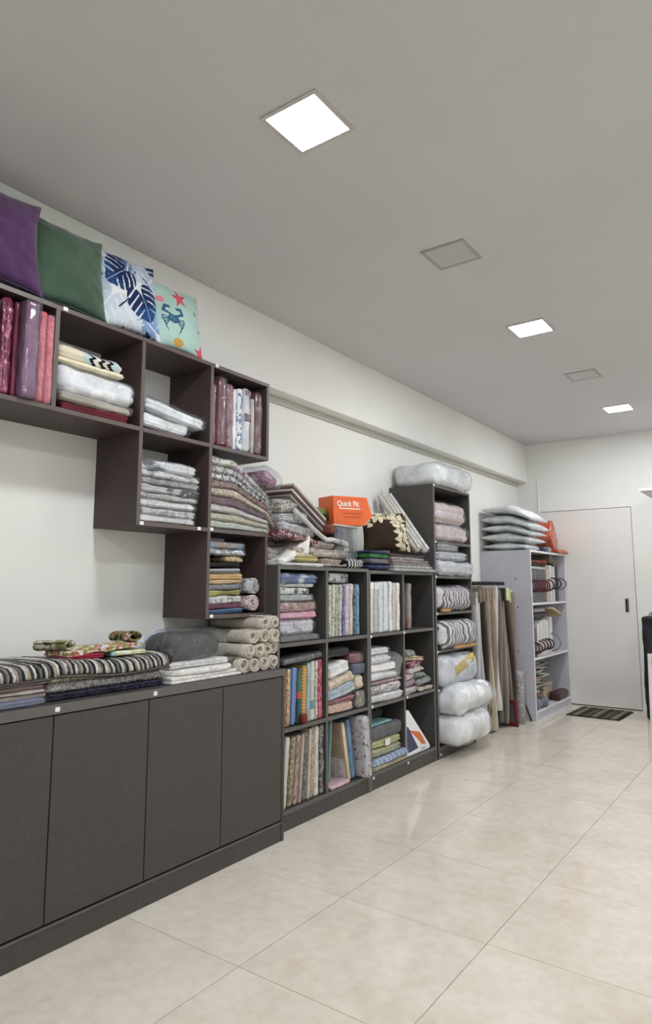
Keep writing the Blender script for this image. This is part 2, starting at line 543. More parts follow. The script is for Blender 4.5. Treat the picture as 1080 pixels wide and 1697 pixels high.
def rbox(dx, dy, dz, r, nx, ny, nz, seed, noise=0.004, nfreq=14.0, layers=0, laxis=2, groove=0.006, jit=0.004,
         puff=0.0, crinkle=0.0, cfreq=22.0):
    """closed rounded soft box, base at z = 0, grid on all six sides"""
    idx = {}; pts = []; faces = []
    n = (nx, ny, nz)
    def vid(i, j, k):
        q = idx.get((i, j, k))
        if q is None:
            q = len(pts); idx[(i, j, k)] = q; pts.append((i, j, k))
        return q
    for ax in range(3):
        a, b = [c for c in range(3) if c != ax]
        for side in (0, n[ax]):
            for i in range(n[a]):
                for j in range(n[b]):
                    quad = []
                    for (u, v) in ((i, j), (i + 1, j), (i + 1, j + 1), (i, j + 1)):
                        c = [0, 0, 0]; c[ax] = side; c[a] = u; c[b] = v
                        quad.append(vid(*c))
                    if (side == 0) != (ax == 1):
                        quad = quad[::-1]
                    faces.append(quad)
    L = np.array(pts, float)
    t = 2 * L / np.array(n, float) - 1
    t = 0.55 * t + 0.45 * np.sin(t * math.pi / 2)
    half = np.array([dx, dy, dz]) / 2
    P = t * half
    r = min(r, half.min() * 0.98)
    q = np.clip(P, -(half - r), half - r)
    d = P - q
    nn = d / np.maximum(np.linalg.norm(d, axis=1, keepdims=True), 1e-9)
    out = q + nn * r
    rng = np.random.RandomState(seed)
    if layers > 1:
        ph = (t[:, laxis] + 1) / 2 * layers
        lay = np.clip(np.floor(ph - 1e-6).astype(int), 0, layers - 1)
        g = np.abs(np.sin(math.pi * np.clip(ph, 0.001, layers - .001)))
        nl = nn.copy(); nl[:, laxis] = 0
        edge = (1 - g) ** 2.0
        off = rng.uniform(-jit, jit, layers)[lay] - groove * edge
        wob = 1 + 0.0 * off
        out += nl * (off * wob)[:, None]
    if noise:
        out += nn * (noise * fbm(out * nfreq + seed * 1.7, seed))[:, None]
    if crinkle:
        out += nn * (crinkle * ridged(out * cfreq + seed * 2.1, seed + 5))[:, None]
    if puff:
        out[:, 2] += puff * (1 - t[:, 0] ** 2) * (1 - t[:, 1] ** 2) * (nn[:, 2] > 0) * np.abs(nn[:, 2])
    out[:, 2] += half[2]
    return out, faces

M['poly'] = plastic('clear_polythene')
M['poly_hazy'] = plastic('milky_polythene', haze=0.14, bump=1.0, scale=10)
M['poly_grey'] = plastic('grey_polythene', (225, 228, 230), haze=0.08, bump=1.0, scale=12)
M['card'] = plain('card_insert', (228, 226, 220), 0.6)

def pack(name, label, cat, loc, size, mat, rot=(0, 0, 0), r=0.018, layers=0, laxis=2, noise=0.004, nfreq=14.0, groove=0.006, jit=0.004,
         puff=0.0, crinkle=0.0, cfreq=22.0, sleeve=None, sl=0.008, group=None, deform=None, res=0.014, card=None):
    """one folded or bagged textile; loc = middle of its base"""
    dx, dy, dz = size
    sd = nseed()
    nx = int(min(24, max(5, dx / res))); ny = int(min(30, max(5, dy / res))); nz = int(min(30, max(4, dz / res)))
    if layers > 1:
        ln = layers * 4
        if laxis == 2: nz = ln
        elif laxis == 1: ny = ln
        else: nx = ln
    V, F = rbox(dx, dy, dz, r, nx, ny, nz, sd, noise, nfreq, layers, laxis, groove, jit, puff, crinkle, cfreq)
    if deform: V = deform(V)
    o = mesh(name, V, F, mat, None, loc, rot)
    tag(o, label, cat, group)
    if sleeve:
        e = sl
        V, F = rbox(dx + 2 * e, dy + 2 * e, dz + 2 * e * 0.6, r + e, max(6, int(nx * .8)), max(6, int(ny * .8)), max(5, min(14, nz)), sd + 3,
                    noise * 0.8, nfreq, 0, 2, 0, 0, puff, 0.0035, 26.0)
        V[:, 2] -= e * 0.6
        V[:, 2] = np.maximum(V[:, 2], -0.001)
        if deform: V = deform(V)
        mesh('plastic_sleeve', V, F, M[sleeve], o)
    if card:
        cy, cz, cw, ch, cm = card
        box('label_card', dx / 2 + .001, dx / 2 + .003, cy - cw / 2, cy + cw / 2, cz - ch / 2, cz + ch / 2, cm, o, 0)
    return o

def stack(items, x_front, depth, y0, y1, z0, group=None, yaw=0.05):
    """flat packs one on another; item = (height, material, label, options)"""
    z = z0
    for (h, mat, lab, op) in items:
        op = dict(op)
        a = op.pop('y0', y0); b = op.pop('y1', y1); xf = op.pop('xf', x_front); dp = op.pop('depth', depth)
        nm = op.pop('name', 'folded_linen_pack'); cat = op.pop('cat', 'folded linen')
        rz = op.pop('yaw', random.uniform(-yaw, yaw)); tilt = op.pop('tilt', 0.0)
        op.setdefault('layers', max(2, int(h / 0.012)))
        op.setdefault('r', min(0.02, h * 0.42))
        op.setdefault('noise', min(0.006, h * 0.16)); op.setdefault('nfreq', random.uniform(9, 16)); op.setdefault('jit', min(.008, h * .2))
        pack(nm, lab, cat, (xf - dp / 2, (a + b) / 2, z), (dp, b - a, h), mat, (tilt, 0, rz), group=group, **op)
        z += h + 0.0015
    return z

def upright(y, th, h, mat, lab, z0, xf, depth=0.30, lean=0.0, group=None, name='bagged_bedding_set', cat='bedding set', **op):
    """a pack standing on its end like a book; y = middle of its foot, lean = tilt towards +y (radians)"""
    op.setdefault('r', min(0.012, th * 0.35))
    op.setdefault('noise', min(0.004, th * 0.09)); op.setdefault('nfreq', 11)
    zz = z0 + abs(math.sin(lean)) * th / 2
    return pack(name, lab, cat, (xf - depth / 2, y, zz), (depth, th, h), mat, (-lean, 0, 0), group=group, **op)

def cushion(name, label, cat, loc, w, h, t, mat, rot=(0, 0, 0), n=34, pinch=0.11, wr=0.010, paint=None, group=None, seam=None, deform=None):
    """scatter cushion standing on its lower edge: width along local y, height along z, facing local +x"""
    sd = nseed()
    u = np.linspace(-1, 1, n + 1)
    u = 0.75 * u + 0.25 * np.sin(u * math.pi / 2)
    U, Vv = np.meshgrid(u, u, indexing='ij')
    def side(sgn):
        yy = U * w / 2 * (1 - pinch * (1 - Vv ** 2))
        zz = Vv * h / 2 * (1 - pinch * (1 - U ** 2))
        prof = np.clip((1 - U ** 2) * (1 - Vv ** 2), 0, 1) ** 0.42
        xx = sgn * t / 2 * prof
        P = np.stack([xx, yy, zz], -1).reshape(-1, 3)
        lowf = fbm(P * np.array([1, 9, 9]) + sd, sd) * wr * prof.reshape(-1)
        ang = np.arctan2(P[:, 2], P[:, 1]); rad = np.hypot(P[:, 1] / (w / 2), P[:, 2] / (h / 2))
        fold = np.sin(ang * 22 + 3 * vnoise(P * 12 + sd, sd)) * wr * 0.35 * np.clip(rad - .55, 0, 1) * prof.reshape(-1)
        P[:, 0] += sgn * (lowf + fold)
        return P
    A = side(1.0); B = side(-1.0)
    k = n + 1
    F = []
    for i in range(n):
        for j in range(n):
            a = i * k + j
            F.append((a, a + k, a + k + 1, a + 1))
    nA = len(A)
    bmap = {}
    for i in range(k):
        for j in range(k):
            if i in (0, n) or j in (0, n):
                bmap[i * k + j] = i * k + j
            else:
                bmap[i * k + j] = None
    V = list(A); remap = {}
    for q in range(k * k):
        if bmap[q] is not None:
            remap[q] = q
        else:
            remap[q] = len(V); V.append(B[q])
    for i in range(n):
        for j in range(n):
            a = i * k + j
            F.append((remap[a], remap[a + 1], remap[a + k + 1], remap[a + k]))
    V = np.array(V)
    V[:, 2] += h / 2
    if deform: V = deform(V)
    o = mesh(name, V, F, mat, None, loc, rot)
    tag(o, label, cat, group)
    if paint is not None:
        att = o.data.color_attributes.new('print', 'FLOAT_COLOR', 'POINT')
        uv = np.stack([V[:, 1] / w + 0.5, V[:, 2] / h], -1)
        rgb = paint(uv)
        arr = np.ones((len(V), 4))
        c = rgb / 255.0
        arr[:, :3] = np.where(c <= 0.04045, c / 12.92, ((c + 0.055) / 1.055) ** 2.4)
        att.data.foreach_set('color', arr.reshape(-1))
    if seam is not None:
        ring = []
        for i in range(n): ring.append(A[i * k + 0])
        for j in range(n): ring.append(A[n * k + j])
        for i in range(n, 0, -1): ring.append(A[i * k + n])
        for j in range(n, 0, -1): ring.append(A[0 * k + j])
        R = np.array(ring); R[:, 2] += h / 2
        tube('piping', [tuple(p) for p in R], 0.0028, seam, o, closed=True, sides=5)
    return o

def tube(name, pts, rad, mat, parent=None, closed=False, sides=8, loc=(0, 0, 0), rot=(0, 0, 0), caps=True):
    pts = [Vector(p) for p in pts]
    n = len(pts); V = []; F = []
    prev = None
    for i, p in enumerate(pts):
        if closed: d = pts[(i + 1) % n] - pts[i - 1]
        else: d = pts[min(i + 1, n - 1)] - pts[max(i - 1, 0)]
        d.normalize()
        if prev is None:
            a = d.orthogonal().normalized()
        else:
            a = prev - d * prev.dot(d)
            a = a.normalized() if a.length > 1e-6 else d.orthogonal().normalized()
        prev = a; b = d.cross(a)
        rr = rad[i] if isinstance(rad, (list, tuple)) else rad
        for s in range(sides):
            th = 2 * math.pi * s / sides
            V.append(p + (a * math.cos(th) + b * math.sin(th)) * rr)
    m = n if closed else n - 1
    for i in range(m):
        for s in range(sides):
            i2 = (i + 1) % n
            F.append((i * sides + s, i * sides + (s + 1) % sides, i2 * sides + (s + 1) % sides, i2 * sides + s))
    if caps and not closed:
        F.append(tuple(range(sides))[::-1]); F.append(tuple((n - 1) * sides + s for s in range(sides)))
    return mesh(name, [tuple(v) for v in V], F, mat, parent, loc, rot)

def roll(name, label, cat, loc, L, R, mat, rot=(0, 0, 0), r0=0.3, turns=2.2, th=0.25, squash=(1, 1), phase=0.0, group=None, hem=None, segs=7, hemmat=None):
    """rolled cloth: spiral section lying along local -x, visible end at local x = 0"""
    sd = nseed(); rng = random.Random(sd)
    N_ = int(26 * turns)
    pitch = (R - R * r0) / turns
    t = pitch * (0.86)
    V = []; F = []
    for s in range(segs + 1):
        x = -L * s / segs
        wob = 1 + 0.025 * math.sin(s * 1.3 + sd)
        tele = 0
        for q in range(N_ + 1):
            a = q / N_ * turns * 2 * math.pi
            rr = R * r0 + (R - R * r0) * q / N_
            tx = (0.012 * (1 - q / N_) * math.sin(sd) if s == 0 else 0)
            for k, rad in ((0, rr - t * .5), (1, rr + t * .5)):
                V.append((x + tx, rad * wob * squash[0] * math.cos(a + phase), rad * wob * squash[1] * math.sin(a + phase)))
    w = 2 * (N_ + 1)
    for s in range(segs):
        for q in range(N_):
            a = s * w + q * 2; b = a + 2; c = a + w; d = b + w
            F.append((a + 1, b + 1, d + 1, c + 1))
            F.append((a, c, d, b))
        a = s * w; F.append((a, a + 1, a + w + 1, a + w))
        a = s * w + N_ * 2; F.append((a, a + w, a + w + 1, a + 1))
    for s in (0, segs):
        for q in range(N_):
            a = s * w + q * 2
            f = (a, a + 2, a + 3, a + 1)
            F.append(f if s == 0 else f[::-1])
    o = mesh(name, V, F, mat, None, loc, rot)
    tag(o, label, cat, group)
    if hem:
        pts = [(-hem, (R + t * .52) * squash[0] * math.cos(a), (R + t * .52) * squash[1] * math.sin(a)) for a in np.linspace(0, 2 * math.pi, 25)[:-1]]
        tube('hem_stitch', pts, 0.0012, hemmat or mat, o, closed=True, sides=4)
    return o

def settle(z_rel, y_c, s_end=0.5, ya=2.44, yb=2.76, edge=2.69, fall=0.9):
    """packs of one pile squeezed thinner towards the open end, then falling past the shelf edge"""
    def f(V):
        V = V.copy()
        y = V[:, 1] + y_c
        t = np.clip((y - ya) / (yb - ya), 0, 1)
        sc = 1 - (1 - s_end) * t
        V[:, 2] = (V[:, 2] + z_rel) * sc - z_rel - fall * np.maximum(0, y - edge)
        return V
    return f

def droop(y_start, slope, curve=0.0):
    def f(V):
        V = V.copy()
        e = np.maximum(0, V[:, 1] - y_start)
        V[:, 2] -= slope * e + curve * e * e
        return V
    return f

# --- printed cushions: flat print computed over the cloth
def pip(P, poly):
    x, y = P[:, 0], P[:, 1]
    ins = np.zeros(len(P), bool)
    n = len(poly)
    for i in range(n):
        x1, y1 = poly[i]; x2, y2 = poly[(i + 1) % n]
        c = ((y1 > y) != (y2 > y))
        xi = (x2 - x1) * (y - y1) / ((y2 - y1) if abs(y2 - y1) > 1e-12 else 1e-12) + x1
        ins ^= c & (x < xi)
    return ins

def seg_d(P, a, b):
    a = np.array(a); b = np.array(b)
    d = b - a
    t = np.clip(((P - a) @ d) / (d @ d), 0, 1)
    return np.linalg.norm(P - (a + t[:, None] * d), axis=1)

def loc2(P, c, ang, s):
    Q = (P - np.array(c)) / s
    ca, sa = math.cos(-ang), math.sin(-ang)
    return np.stack([Q[:, 0] * ca - Q[:, 1] * sa, Q[:, 0] * sa + Q[:, 1] * ca], -1)

def monstera(P, c, ang, s, slits=5, slit=0.10):
    """returns (inside, vein) masks; leaf tip along +y, stalk notch at -y"""
    Q = loc2(P, c, ang, s)
    th = np.arctan2(Q[:, 0], Q[:, 1])          # 0 at the tip
    r = np.hypot(Q[:, 0], Q[:, 1])
    R = 0.70 + 0.30 * np.abs(np.sin(th)) + 0.30 * np.exp(-(th / 0.35) ** 2) - 0.55 * np.exp(-((np.abs(th) - math.pi) / 0.28) ** 2)
    ins = r < R
    ax = np.abs(Q[:, 0])
    sl = Q[:, 1] - 0.55 * ax + 0.9
    ph = (sl / (1.75 / slits)) % 1.0
    ins &= ~((np.abs(ph - .5) < slit * (.6 + 1.1 * r)) & (ax > 0.17) & (Q[:, 1] < .75))
    vein = (np.abs(Q[:, 0]) < 0.022) & (r < R)
    return ins, vein

def paint_monstera(P):
    rgb = np.tile(np.array([226., 229., 232.]), (len(P), 1))
    pale = [((.16, .30), 2.5, .30, (196, 206, 216)), ((.80, .12), 1.1, .28, (126, 156, 194)), ((.83, .72), -.8, .30, (186, 198, 212)), ((.45, .95), 1.7, .26, (120, 140, 172)),
            ((.16, .62), .6, .24, (178, 194, 212)), ((.45, .18), -2.3, .22, (206, 212, 220)), ((1.0, .36), 2.7, .22, (150, 176, 208)), ((.72, .93), .2, .2, (200, 208, 218))]
    for c, a, s, col in pale:
        m, v = monstera(P, c, a, s, 5, 0.08)
        rgb[m] = col
        rgb[v] = (232, 236, 240)
    for q in range(14):
        rs = np.random.RandomState(q + 40)
        a = rs.uniform(0, 1, 2); d = rs.uniform(-.16, .16, 2)
        rgb[seg_d(P, a, a + d) < 0.010] = (40, 56, 92) if q % 3 == 0 else (206, 214, 222)
    for c, a, s in (((.36, .69), 2.2, .24), ((.66, .41), -2.7, .26)):
        Q = loc2(P, c, a, s)
        m, v = monstera(P, c, a, s, 5, 0.095)
        rgb[m] = (28, 44, 84)
        rgb[m & (Q[:, 1] > .35)] = (36, 70, 116)
        rgb[v] = (150, 172, 200)
    m, v = monstera(P, (1.0, 1.0), .8, .22, 5, .12); rgb[m] = (30, 46, 84)
    m, v = monstera(P, (.03, 1.0), -.8, .1, 4, .12); rgb[m] = (30, 46, 84)
    return rgb

def star(c, ang, R, r):
    return [(c[0] + (R if k % 2 == 0 else r) * math.cos(ang + k * math.pi / 5), c[1] + (R if k % 2 == 0 else r) * math.sin(ang + k * math.pi / 5)) for k in range(10)]

def paint_sea(P):
    rgb = np.tile(np.array([178., 208., 198.]), (len(P), 1))
    n = fbm(np.c_[P * 5, P[:, :1] * 0], 5); rgb += n[:, None] * 5
    for c, a, R, col in (((.52, .78), .5, .165, (214, 84, 100)), ((1.0, .84), 1.2, .15, (222, 110, 118)), ((.98, .40), .9, .15, (62, 92, 122)),
                         ((.93, .06), .3, .16, (206, 84, 92)), ((.02, .93), .1, .10, (226, 140, 150))):
        m = pip(P, star(c, a, R, R * 0.36)); rgb[m] = col
        m2 = pip(P, star(c, a, R * .55, R * 0.18)); rgb[m2] = np.array(col) * 1.12
    for (c, rx, ry, col) in (((.16, .68), .075, .045, (232, 150, 156)), ((.47, .12), .10, .055, (214, 170, 92)), ((.80, .62), .03, .04, (150, 170, 160))):
        e = ((P[:, 0] - c[0]) / rx) ** 2 + ((P[:, 1] - c[1]) / ry) ** 2
        rgb[e < 1] = col
        rgb[(e < 1) & (np.sin(P[:, 0] * 160) > .4)] = np.array(col) * .85
    c = np.array((.36, .42)); col = (52, 92, 122)
    e = ((P[:, 0] - c[0]) / .105) ** 2 + ((P[:, 1] - c[1]) / .065) ** 2
    rgb[e < 1] = col
    for sg in (-1, 1):
        pts = [c + np.array((sg * .06, .05)), c + np.array((sg * .17, .10)), c + np.array((sg * .14, .17)), c + np.array((sg * .07, .165))]
        for a, b, w in zip(pts[:-1], pts[1:], (.018, .024, .020)):
            rgb[seg_d(P, a, b) < w] = col
        for k in range(4):
            a0 = c + np.array((sg * .09, -.01 - .015 * k)); a1 = c + np.array((sg * (.19 - .015 * k), .02 - .045 * k)); a2 = c + np.array((sg * (.20 - .03 * k), -.05 - .045 * k))
            rgb[np.minimum(seg_d(P, a0, a1), seg_d(P, a1, a2)) < .009] = col
    rgb[(e < .5) & (fbm(np.c_[P * 60, P[:, :1] * 0], 9) > .1)] = (84, 130, 152)
    return rgb

def paint_leaves(P):
    rgb = np.tile(np.array([48., 36., 24.]), (len(P), 1))
    rgb[P[:, 0] > .90] = (92, 84, 48)
    cream = np.array((206, 198, 172))
    path = [(.00, .86), (.18, .84), (.36, .88), (.55, .90), (.70, .86), (.77, .72), (.76, .52), (.78, .34), (.84, .16), (.86, .03)]
    for a, b in zip(path[:-1], path[1:]):
        rgb[seg_d(P, a, b) < .008] = cream
    rs = np.random.RandomState(4)
    sp = []
    for k in range(46):
        t = k / 45 * (len(path) - 1.001); i = int(t); f = t - i
        p = np.array(path[i]) * (1 - f) + np.array(path[i + 1]) * f
        d = np.array(path[i + 1]) - np.array(path[i]); d = d / np.linalg.norm(d)
        nrm = np.array((-d[1], d[0])) * (1 if k % 2 else -1)
        sp.append((p + nrm * rs.uniform(.045, .10), math.atan2(nrm[1], nrm[0]) + rs.uniform(-.6, .6), rs.uniform(.045, .068)))
    for p, q in (((.62, .62), 2.9), ((.58, .70), 3.3), ((.63, .47), 3.0), ((.66, .30), 3.1), ((.68, .16), 3.0), ((.08, .68), 4.2), ((.14, .62), 4.0), ((.24, .74), 4.4), ((.36, .74), 4.6), ((.95, .95), .7)):
        sp.append((np.array(p), q, .062))
    for p, a, s in sp:
        Q = loc2(P, p, a, s)
        m = (Q[:, 0] ** 2 + (Q[:, 1] / (.62 - .25 * Q[:, 0])) ** 2) < 1
        rgb[m] = cream * rs.uniform(.9, 1.08)
        rgb[m & (np.abs(Q[:, 1]) < .06)] = (150, 136, 104)
    return np.clip(rgb, 0, 255)

def print_mat(name, rough=0.85, bump=0.25):
    k = N(name)
    a = k.n('ShaderNodeAttribute'); a.attribute_name = 'print'
    k.l(a.outputs['Color'], k.b.inputs['Base Color'])
    k.b.inputs['Roughness'].default_value = rough
    k.b.inputs['Specular IOR Level'].default_value = 0.2
    k.bump(k.noise(k.coord(), 160.0, 2), bump, 0.002)
    return k.m

# ================================================================ cushions along the top of the wall shelf
random.seed(11)
ZT = ZS[3]
velv_p = fab((86, 42, 100), scale=5, rough=0.8, sheen=0.4, bump=0.2, bscale=140, name='purple_velvet')
velv_g = fab((62, 92, 70), scale=5, rough=0.8, sheen=0.4, bump=0.2, bscale=140, name='green_velvet')
CU = 'cushions along the wall shelf top'
cushion('scatter_cushion', 'plain purple velvet scatter cushion on the brown wall shelf', 'cushion', (-2.335, 1.145, ZT + .012), 0.42, 0.40, 0.14, velv_p, (0, -.16, -.10), wr=.017, group=CU, seam=velv_p)
cushion('scatter_cushion', 'plain dark green velvet scatter cushion on the brown wall shelf', 'cushion', (-2.350, 1.475, ZT + .012), 0.375, 0.385, 0.14, velv_g, (0, -.16, -.06), wr=.017, group=CU, seam=velv_g)
pm = print_mat('leaf_print_cotton'); ps = print_mat('sea_print_cotton'); pl_ = print_mat('embroidered_brown_cloth')
cushion('scatter_cushion', 'white cushion printed with navy and pale blue monstera leaves', 'cushion', (-2.348, 1.785, ZT + .008), 0.345, 0.385, 0.12, pm, (0.03, -.16, -.06), n=150, paint=paint_monstera, group=CU)
cushion('scatter_cushion', 'mint cushion printed with a blue crab and red starfish', 'cushion', (-2.352, 2.072, ZT + .008), 0.315, 0.345, 0.11, ps, (0.02, -.16, -.04), n=150, paint=paint_sea, group=CU)

# ================================================================ goods in the wall shelf
ZA = ZS[2] + T / 2 + .001
G = 'bagged sets standing in the left wall cube'
foil_m = fab([(0.3, (92, 20, 52)), (0.55, (138, 34, 78)), (0.72, (196, 120, 150))], scale=40, coat=1.0, rough=.35, bump=1.0, bscale=30, name='magenta_foil')
upright(1.184, .020, .35, fab((72, 98, 124), coat=.6), 'thin slate blue bagged set beside a magenta foil pack', ZA, -2.31, .27, group=G)
upright(1.222, .040, .372, foil_m, 'crinkled magenta foil pack between blue and purple bags', ZA, -2.305, .26, r=.018, crinkle=.003, group=G)
upright(1.258, .020, .365, fab((120, 36, 72), coat=.5), 'thin dark magenta bagged set beside the wide purple bag', ZA, -2.31, .26, group=G)
upright(1.302, .058, .378, fab([(0.35, (112, 58, 98)), (0.65, (134, 84, 122))], scale=14, coat=.7), 'wide dusty purple bag standing proud in the left wall cube', ZA, -2.278, .29, sleeve='poly', sl=.004, group=G)
for q, yy in enumerate((1.354, 1.386)):
    upright(yy, .030, .358 - q * .006, fab([(0.3, (212, 92, 104)), (0.7, (232, 122, 130))], scale=60, bump=.8, bscale=160),
            ('salmon pink towel pack beside the purple bag', 'salmon pink towel pack against the cube divider')[q], ZA, -2.295, .28, group=G, sleeve='poly', sl=.003, name='towel_pack', cat='towel')
upright(1.120, .085, .36, fab((150, 60, 96), coat=.6), 'broad magenta bagged set at the open end of the left wall cube', ZA, -2.32, .26, group=G)

zig = fab([(0.0, (226, 214, 186)), (0.22, (182, 206, 210)), (0.32, (26, 26, 30)), (0.38, (228, 222, 212)), (0.46, (26, 26, 30)), (0.52, (214, 196, 190)), (0.58, (26, 26, 30)), (0.64, (182, 206, 210)), (0.76, (226, 214, 190))],
          'zigzag', scale=3.0, interp='CONSTANT', axis=1, freq=34, amp=0.16, rough=.9)
cream = fab((226, 214, 184)); 
G = 'folded goods in the second wall cube'
def Y2(a, b, **k):
    d = dict(y0=a, y1=b); d.update(k); return d
stack([(.036, fab((112, 34, 48)), 'flat maroon folded cloth at the bottom of the second wall cube', Y2(1.455, 1.785)),
       (.036, fab((214, 196, 172)), 'flat beige folded cloth in a dark plastic sleeve', Y2(1.445, 1.795, sleeve='poly_grey', sl=.007)),
       (.115, fab((234, 234, 234), bump=.6, bscale=40), 'plump white quilt in a clear bag in a wall cube', Y2(1.432, 1.815, layers=2, r=.045, noise=.01, nfreq=11, sleeve='poly_hazy', sl=.004, name='bagged_quilt', cat='quilt')),
       (.020, cream, 'thin cream towel folded under the chevron throw', Y2(1.435, 1.745, layers=2, r=.008, name='folded_towel', cat='towel'))],
      -2.315, .27, 1.43, 1.82, ZA, G, yaw=.03)
o = pack('chevron_throw', 'cream throw with black and blue chevron band on the white quilt', 'throw', (-2.45, 1.585, ZA + .213), (.262, .31, .055), zig, (0, .03, .02), r=.024, noise=.004, layers=3, groove=.003, group=G)

G = 'clear bagged whites in the third wall cube'
wq = fab((236, 236, 233), bump=.7, bscale=60)
stack([(.060, wq, 'lower white folded sheet in clear bag in the third wall cube', dict(y0=1.855, y1=2.13, layers=4, sleeve='poly', sl=.012, tilt=-.06)),
       (.055, fab((240, 240, 237), bump=.7, bscale=60), 'upper white folded sheet in clear bag in the third wall cube', dict(y0=1.87, y1=2.215, layers=4, sleeve='poly', sl=.014, tilt=-.13, xf=-2.312))],
      -2.318, .26, 1.86, 2.2, ZA + .012, G)

G = 'bagged sets standing in the end wall cube'
redf = lambda a, b: fab([(0.32, tuple(v * .8 for v in a)), (0.62, tuple(v * .8 for v in b)), (0.80, (206, 180, 182))], scale=46, coat=1.0, rough=.4, bump=.9, bscale=40, detail=4)
blueflor = fab([(0.40, (228, 230, 234)), (0.5, (96, 122, 176)), (0.62, (196, 208, 226))], scale=38, interp='CONSTANT', coat=.7)
for (yy, th, h, m, lab) in ((2.288, .042, .315, redf((150, 44, 52), (176, 84, 84)), 'rose red bagged set against the divider of the end cube'),
                            (2.346, .060, .362, redf((116, 16, 34), (142, 26, 46)), 'tall deep red bagged set in the end wall cube'),
                            (2.400, .044, .335, redf((152, 44, 58), (200, 130, 136)), 'pink and red patterned bagged set in the end wall cube'),
                            (2.438, .022, .325, fab((228, 230, 234), coat=.8), 'thin plain white bagged set beside the blue floral one'),
                            (2.470, .030, .330, blueflor, 'white bagged set with blue flowers in the end wall cube'),
                            (2.523, .054, .345, fab((224, 222, 220), coat=.9, bump=.5, bscale=40), 'white bagged set with dark printed band in end wall cube'),
                            (2.570, .020, .300, fab((188, 182, 178), coat=.9), 'thin pale grey bagged set beside the crimson pack'),
                            (2.622, .058, .352, redf((118, 22, 34), (150, 52, 56)), 'crimson foil wrapped pack at the end of the wall shelf')):
    ob = upright(yy, th, h, m, lab, ZA, -2.315 + random.uniform(-.006, .006), .26, group=G, r=th * .42, crinkle=.0015, sleeve='poly' if th > .04 else None, sl=.003)
    if 'printed band' in lab:
        box('printed_band', .1295, .1335, -.024, .024, .165, .205, fab([(0.4, (70, 56, 66)), (0.6, (150, 130, 140))], scale=80), ob, .001)
        box('purple_header', .1295, .1335, -.022, .022, .305, .330, fab((150, 118, 146)), ob, .001)

# second row: grey and white pillowcase packs
ZR2 = ZS[1] + T / 2 + .001
G = 'grey and white packs in the middle wall cube'
def gp(a, b, sc=26, coat=.6): return fab([(0.52, a), (0.60, b), (0.72, b)], scale=sc, interp='EASE', coat=coat, bump=.5, bscale=40)
C2 = [(.030, gp((216, 214, 208), (206, 204, 198)), 'off white pack at the bottom of the grey stack'),
      (.036, gp((210, 208, 203), (160, 160, 158)), 'grey figured pack second from the bottom of the grey stack'),
      (.034, gp((222, 220, 214), (196, 192, 186)), 'plain pale pack third from the bottom of the grey stack'),
      (.028, gp((196, 190, 182), (160, 154, 148)), 'taupe pack in the middle of the grey stack'),
      (.036, gp((200, 198, 196), (70, 72, 78), 11), 'pack with black blocks in the middle of the grey stack'),
      (.026, gp((186, 178, 172), (150, 146, 142)), 'thin mushroom pack below the upper packs of the grey stack'),
      (.036, gp((212, 209, 205), (150, 150, 150), 30), 'pale pack with grey sprigs second from the top of grey stack'),
      (.046, gp((232, 232, 231), (92, 98, 106), 9), 'white pack with big slate spots on top of the grey stack')]
stack([(h, m, lab, dict(y0=1.85 + random.uniform(0, .012), y1=2.175 + random.uniform(0, .035), sleeve='poly', sl=.005, layers=2, r=h * .45)) for h, m, lab in C2], -2.315, .27, 1.85, 2.2, ZR2, G, .02)

# second row, open end: long packs sliding out over the bookcase
G = 'long packs sliding out of the open wall cube'
def lp(a, b, sc=24): return fab([(0.36, a), (0.52, b), (0.66, a)], scale=sc, coat=.8, bump=.5, bscale=36)
D2 = [(.040, lp((204, 208, 190), (182, 190, 166), 40), 'pale green padded pack at the bottom of the sliding pile', 2.70, .08, .2),
      (.040, lp((196, 190, 160), (170, 160, 130)), 'straw coloured pack above the pale green one', 2.70, .16, .3),
      (.036, lp((214, 210, 200), (190, 180, 168)), 'ivory pack under the plum one in the sliding pile', 2.69, .28, .4),
      (.044, lp((82, 34, 54), (120, 76, 92)), 'dark plum pack in the middle of the sliding pile', 2.70, .38, .5),
      (.040, lp((214, 200, 176), (168, 140, 112), 50), 'cream pack with brown scrolls in the sliding pile', 2.74, .42, .6),
      (.036, lp((122, 62, 60), (160, 130, 120)), 'thin brick red pack below the scallop patterned ones', 2.75, .44, .7),
      (.034, fab([(0.0, (30, 30, 36)), (0.3, (200, 198, 192))], 'scale', scale=20, amp=.9, freq=60, axis=2, interp='CONSTANT', coat=.7), 'white pack with small black scallops in the sliding pile', 2.75, .42, .7),
      (.036, fab([(0.0, (40, 44, 56)), (0.22, (178, 176, 168)), (0.6, (206, 202, 196))], 'scale', scale=16, amp=1.0, freq=42, axis=2, interp='CONSTANT', coat=.7), 'grey pack with dark arched scallops in the sliding pile', 2.72, .40, .7),
      (.046, fab([(0.30, (222, 212, 214)), (0.48, (130, 150, 80)), (0.56, (222, 206, 216)), (0.68, (130, 30, 70))], scale=15, coat=.8), 'floral pink and green pack on top of the sliding pile', 2.69, .22, .5)]
z = ZR2
for (h, m, lab, y1, sl_, cv) in D2:
    y0 = 2.268; y1 += .02
    pack('long_linen_pack', lab, 'folded linen', (-2.455, (y0 + y1) / 2, z), (.285, y1 - y0, h), m, (0, 0, 0), r=h * .45, layers=2, noise=.006, groove=.004,
         sleeve='poly', sl=.004, group=G, deform=settle(z - ZR2, (y0 + y1) / 2))
    z += h + .001
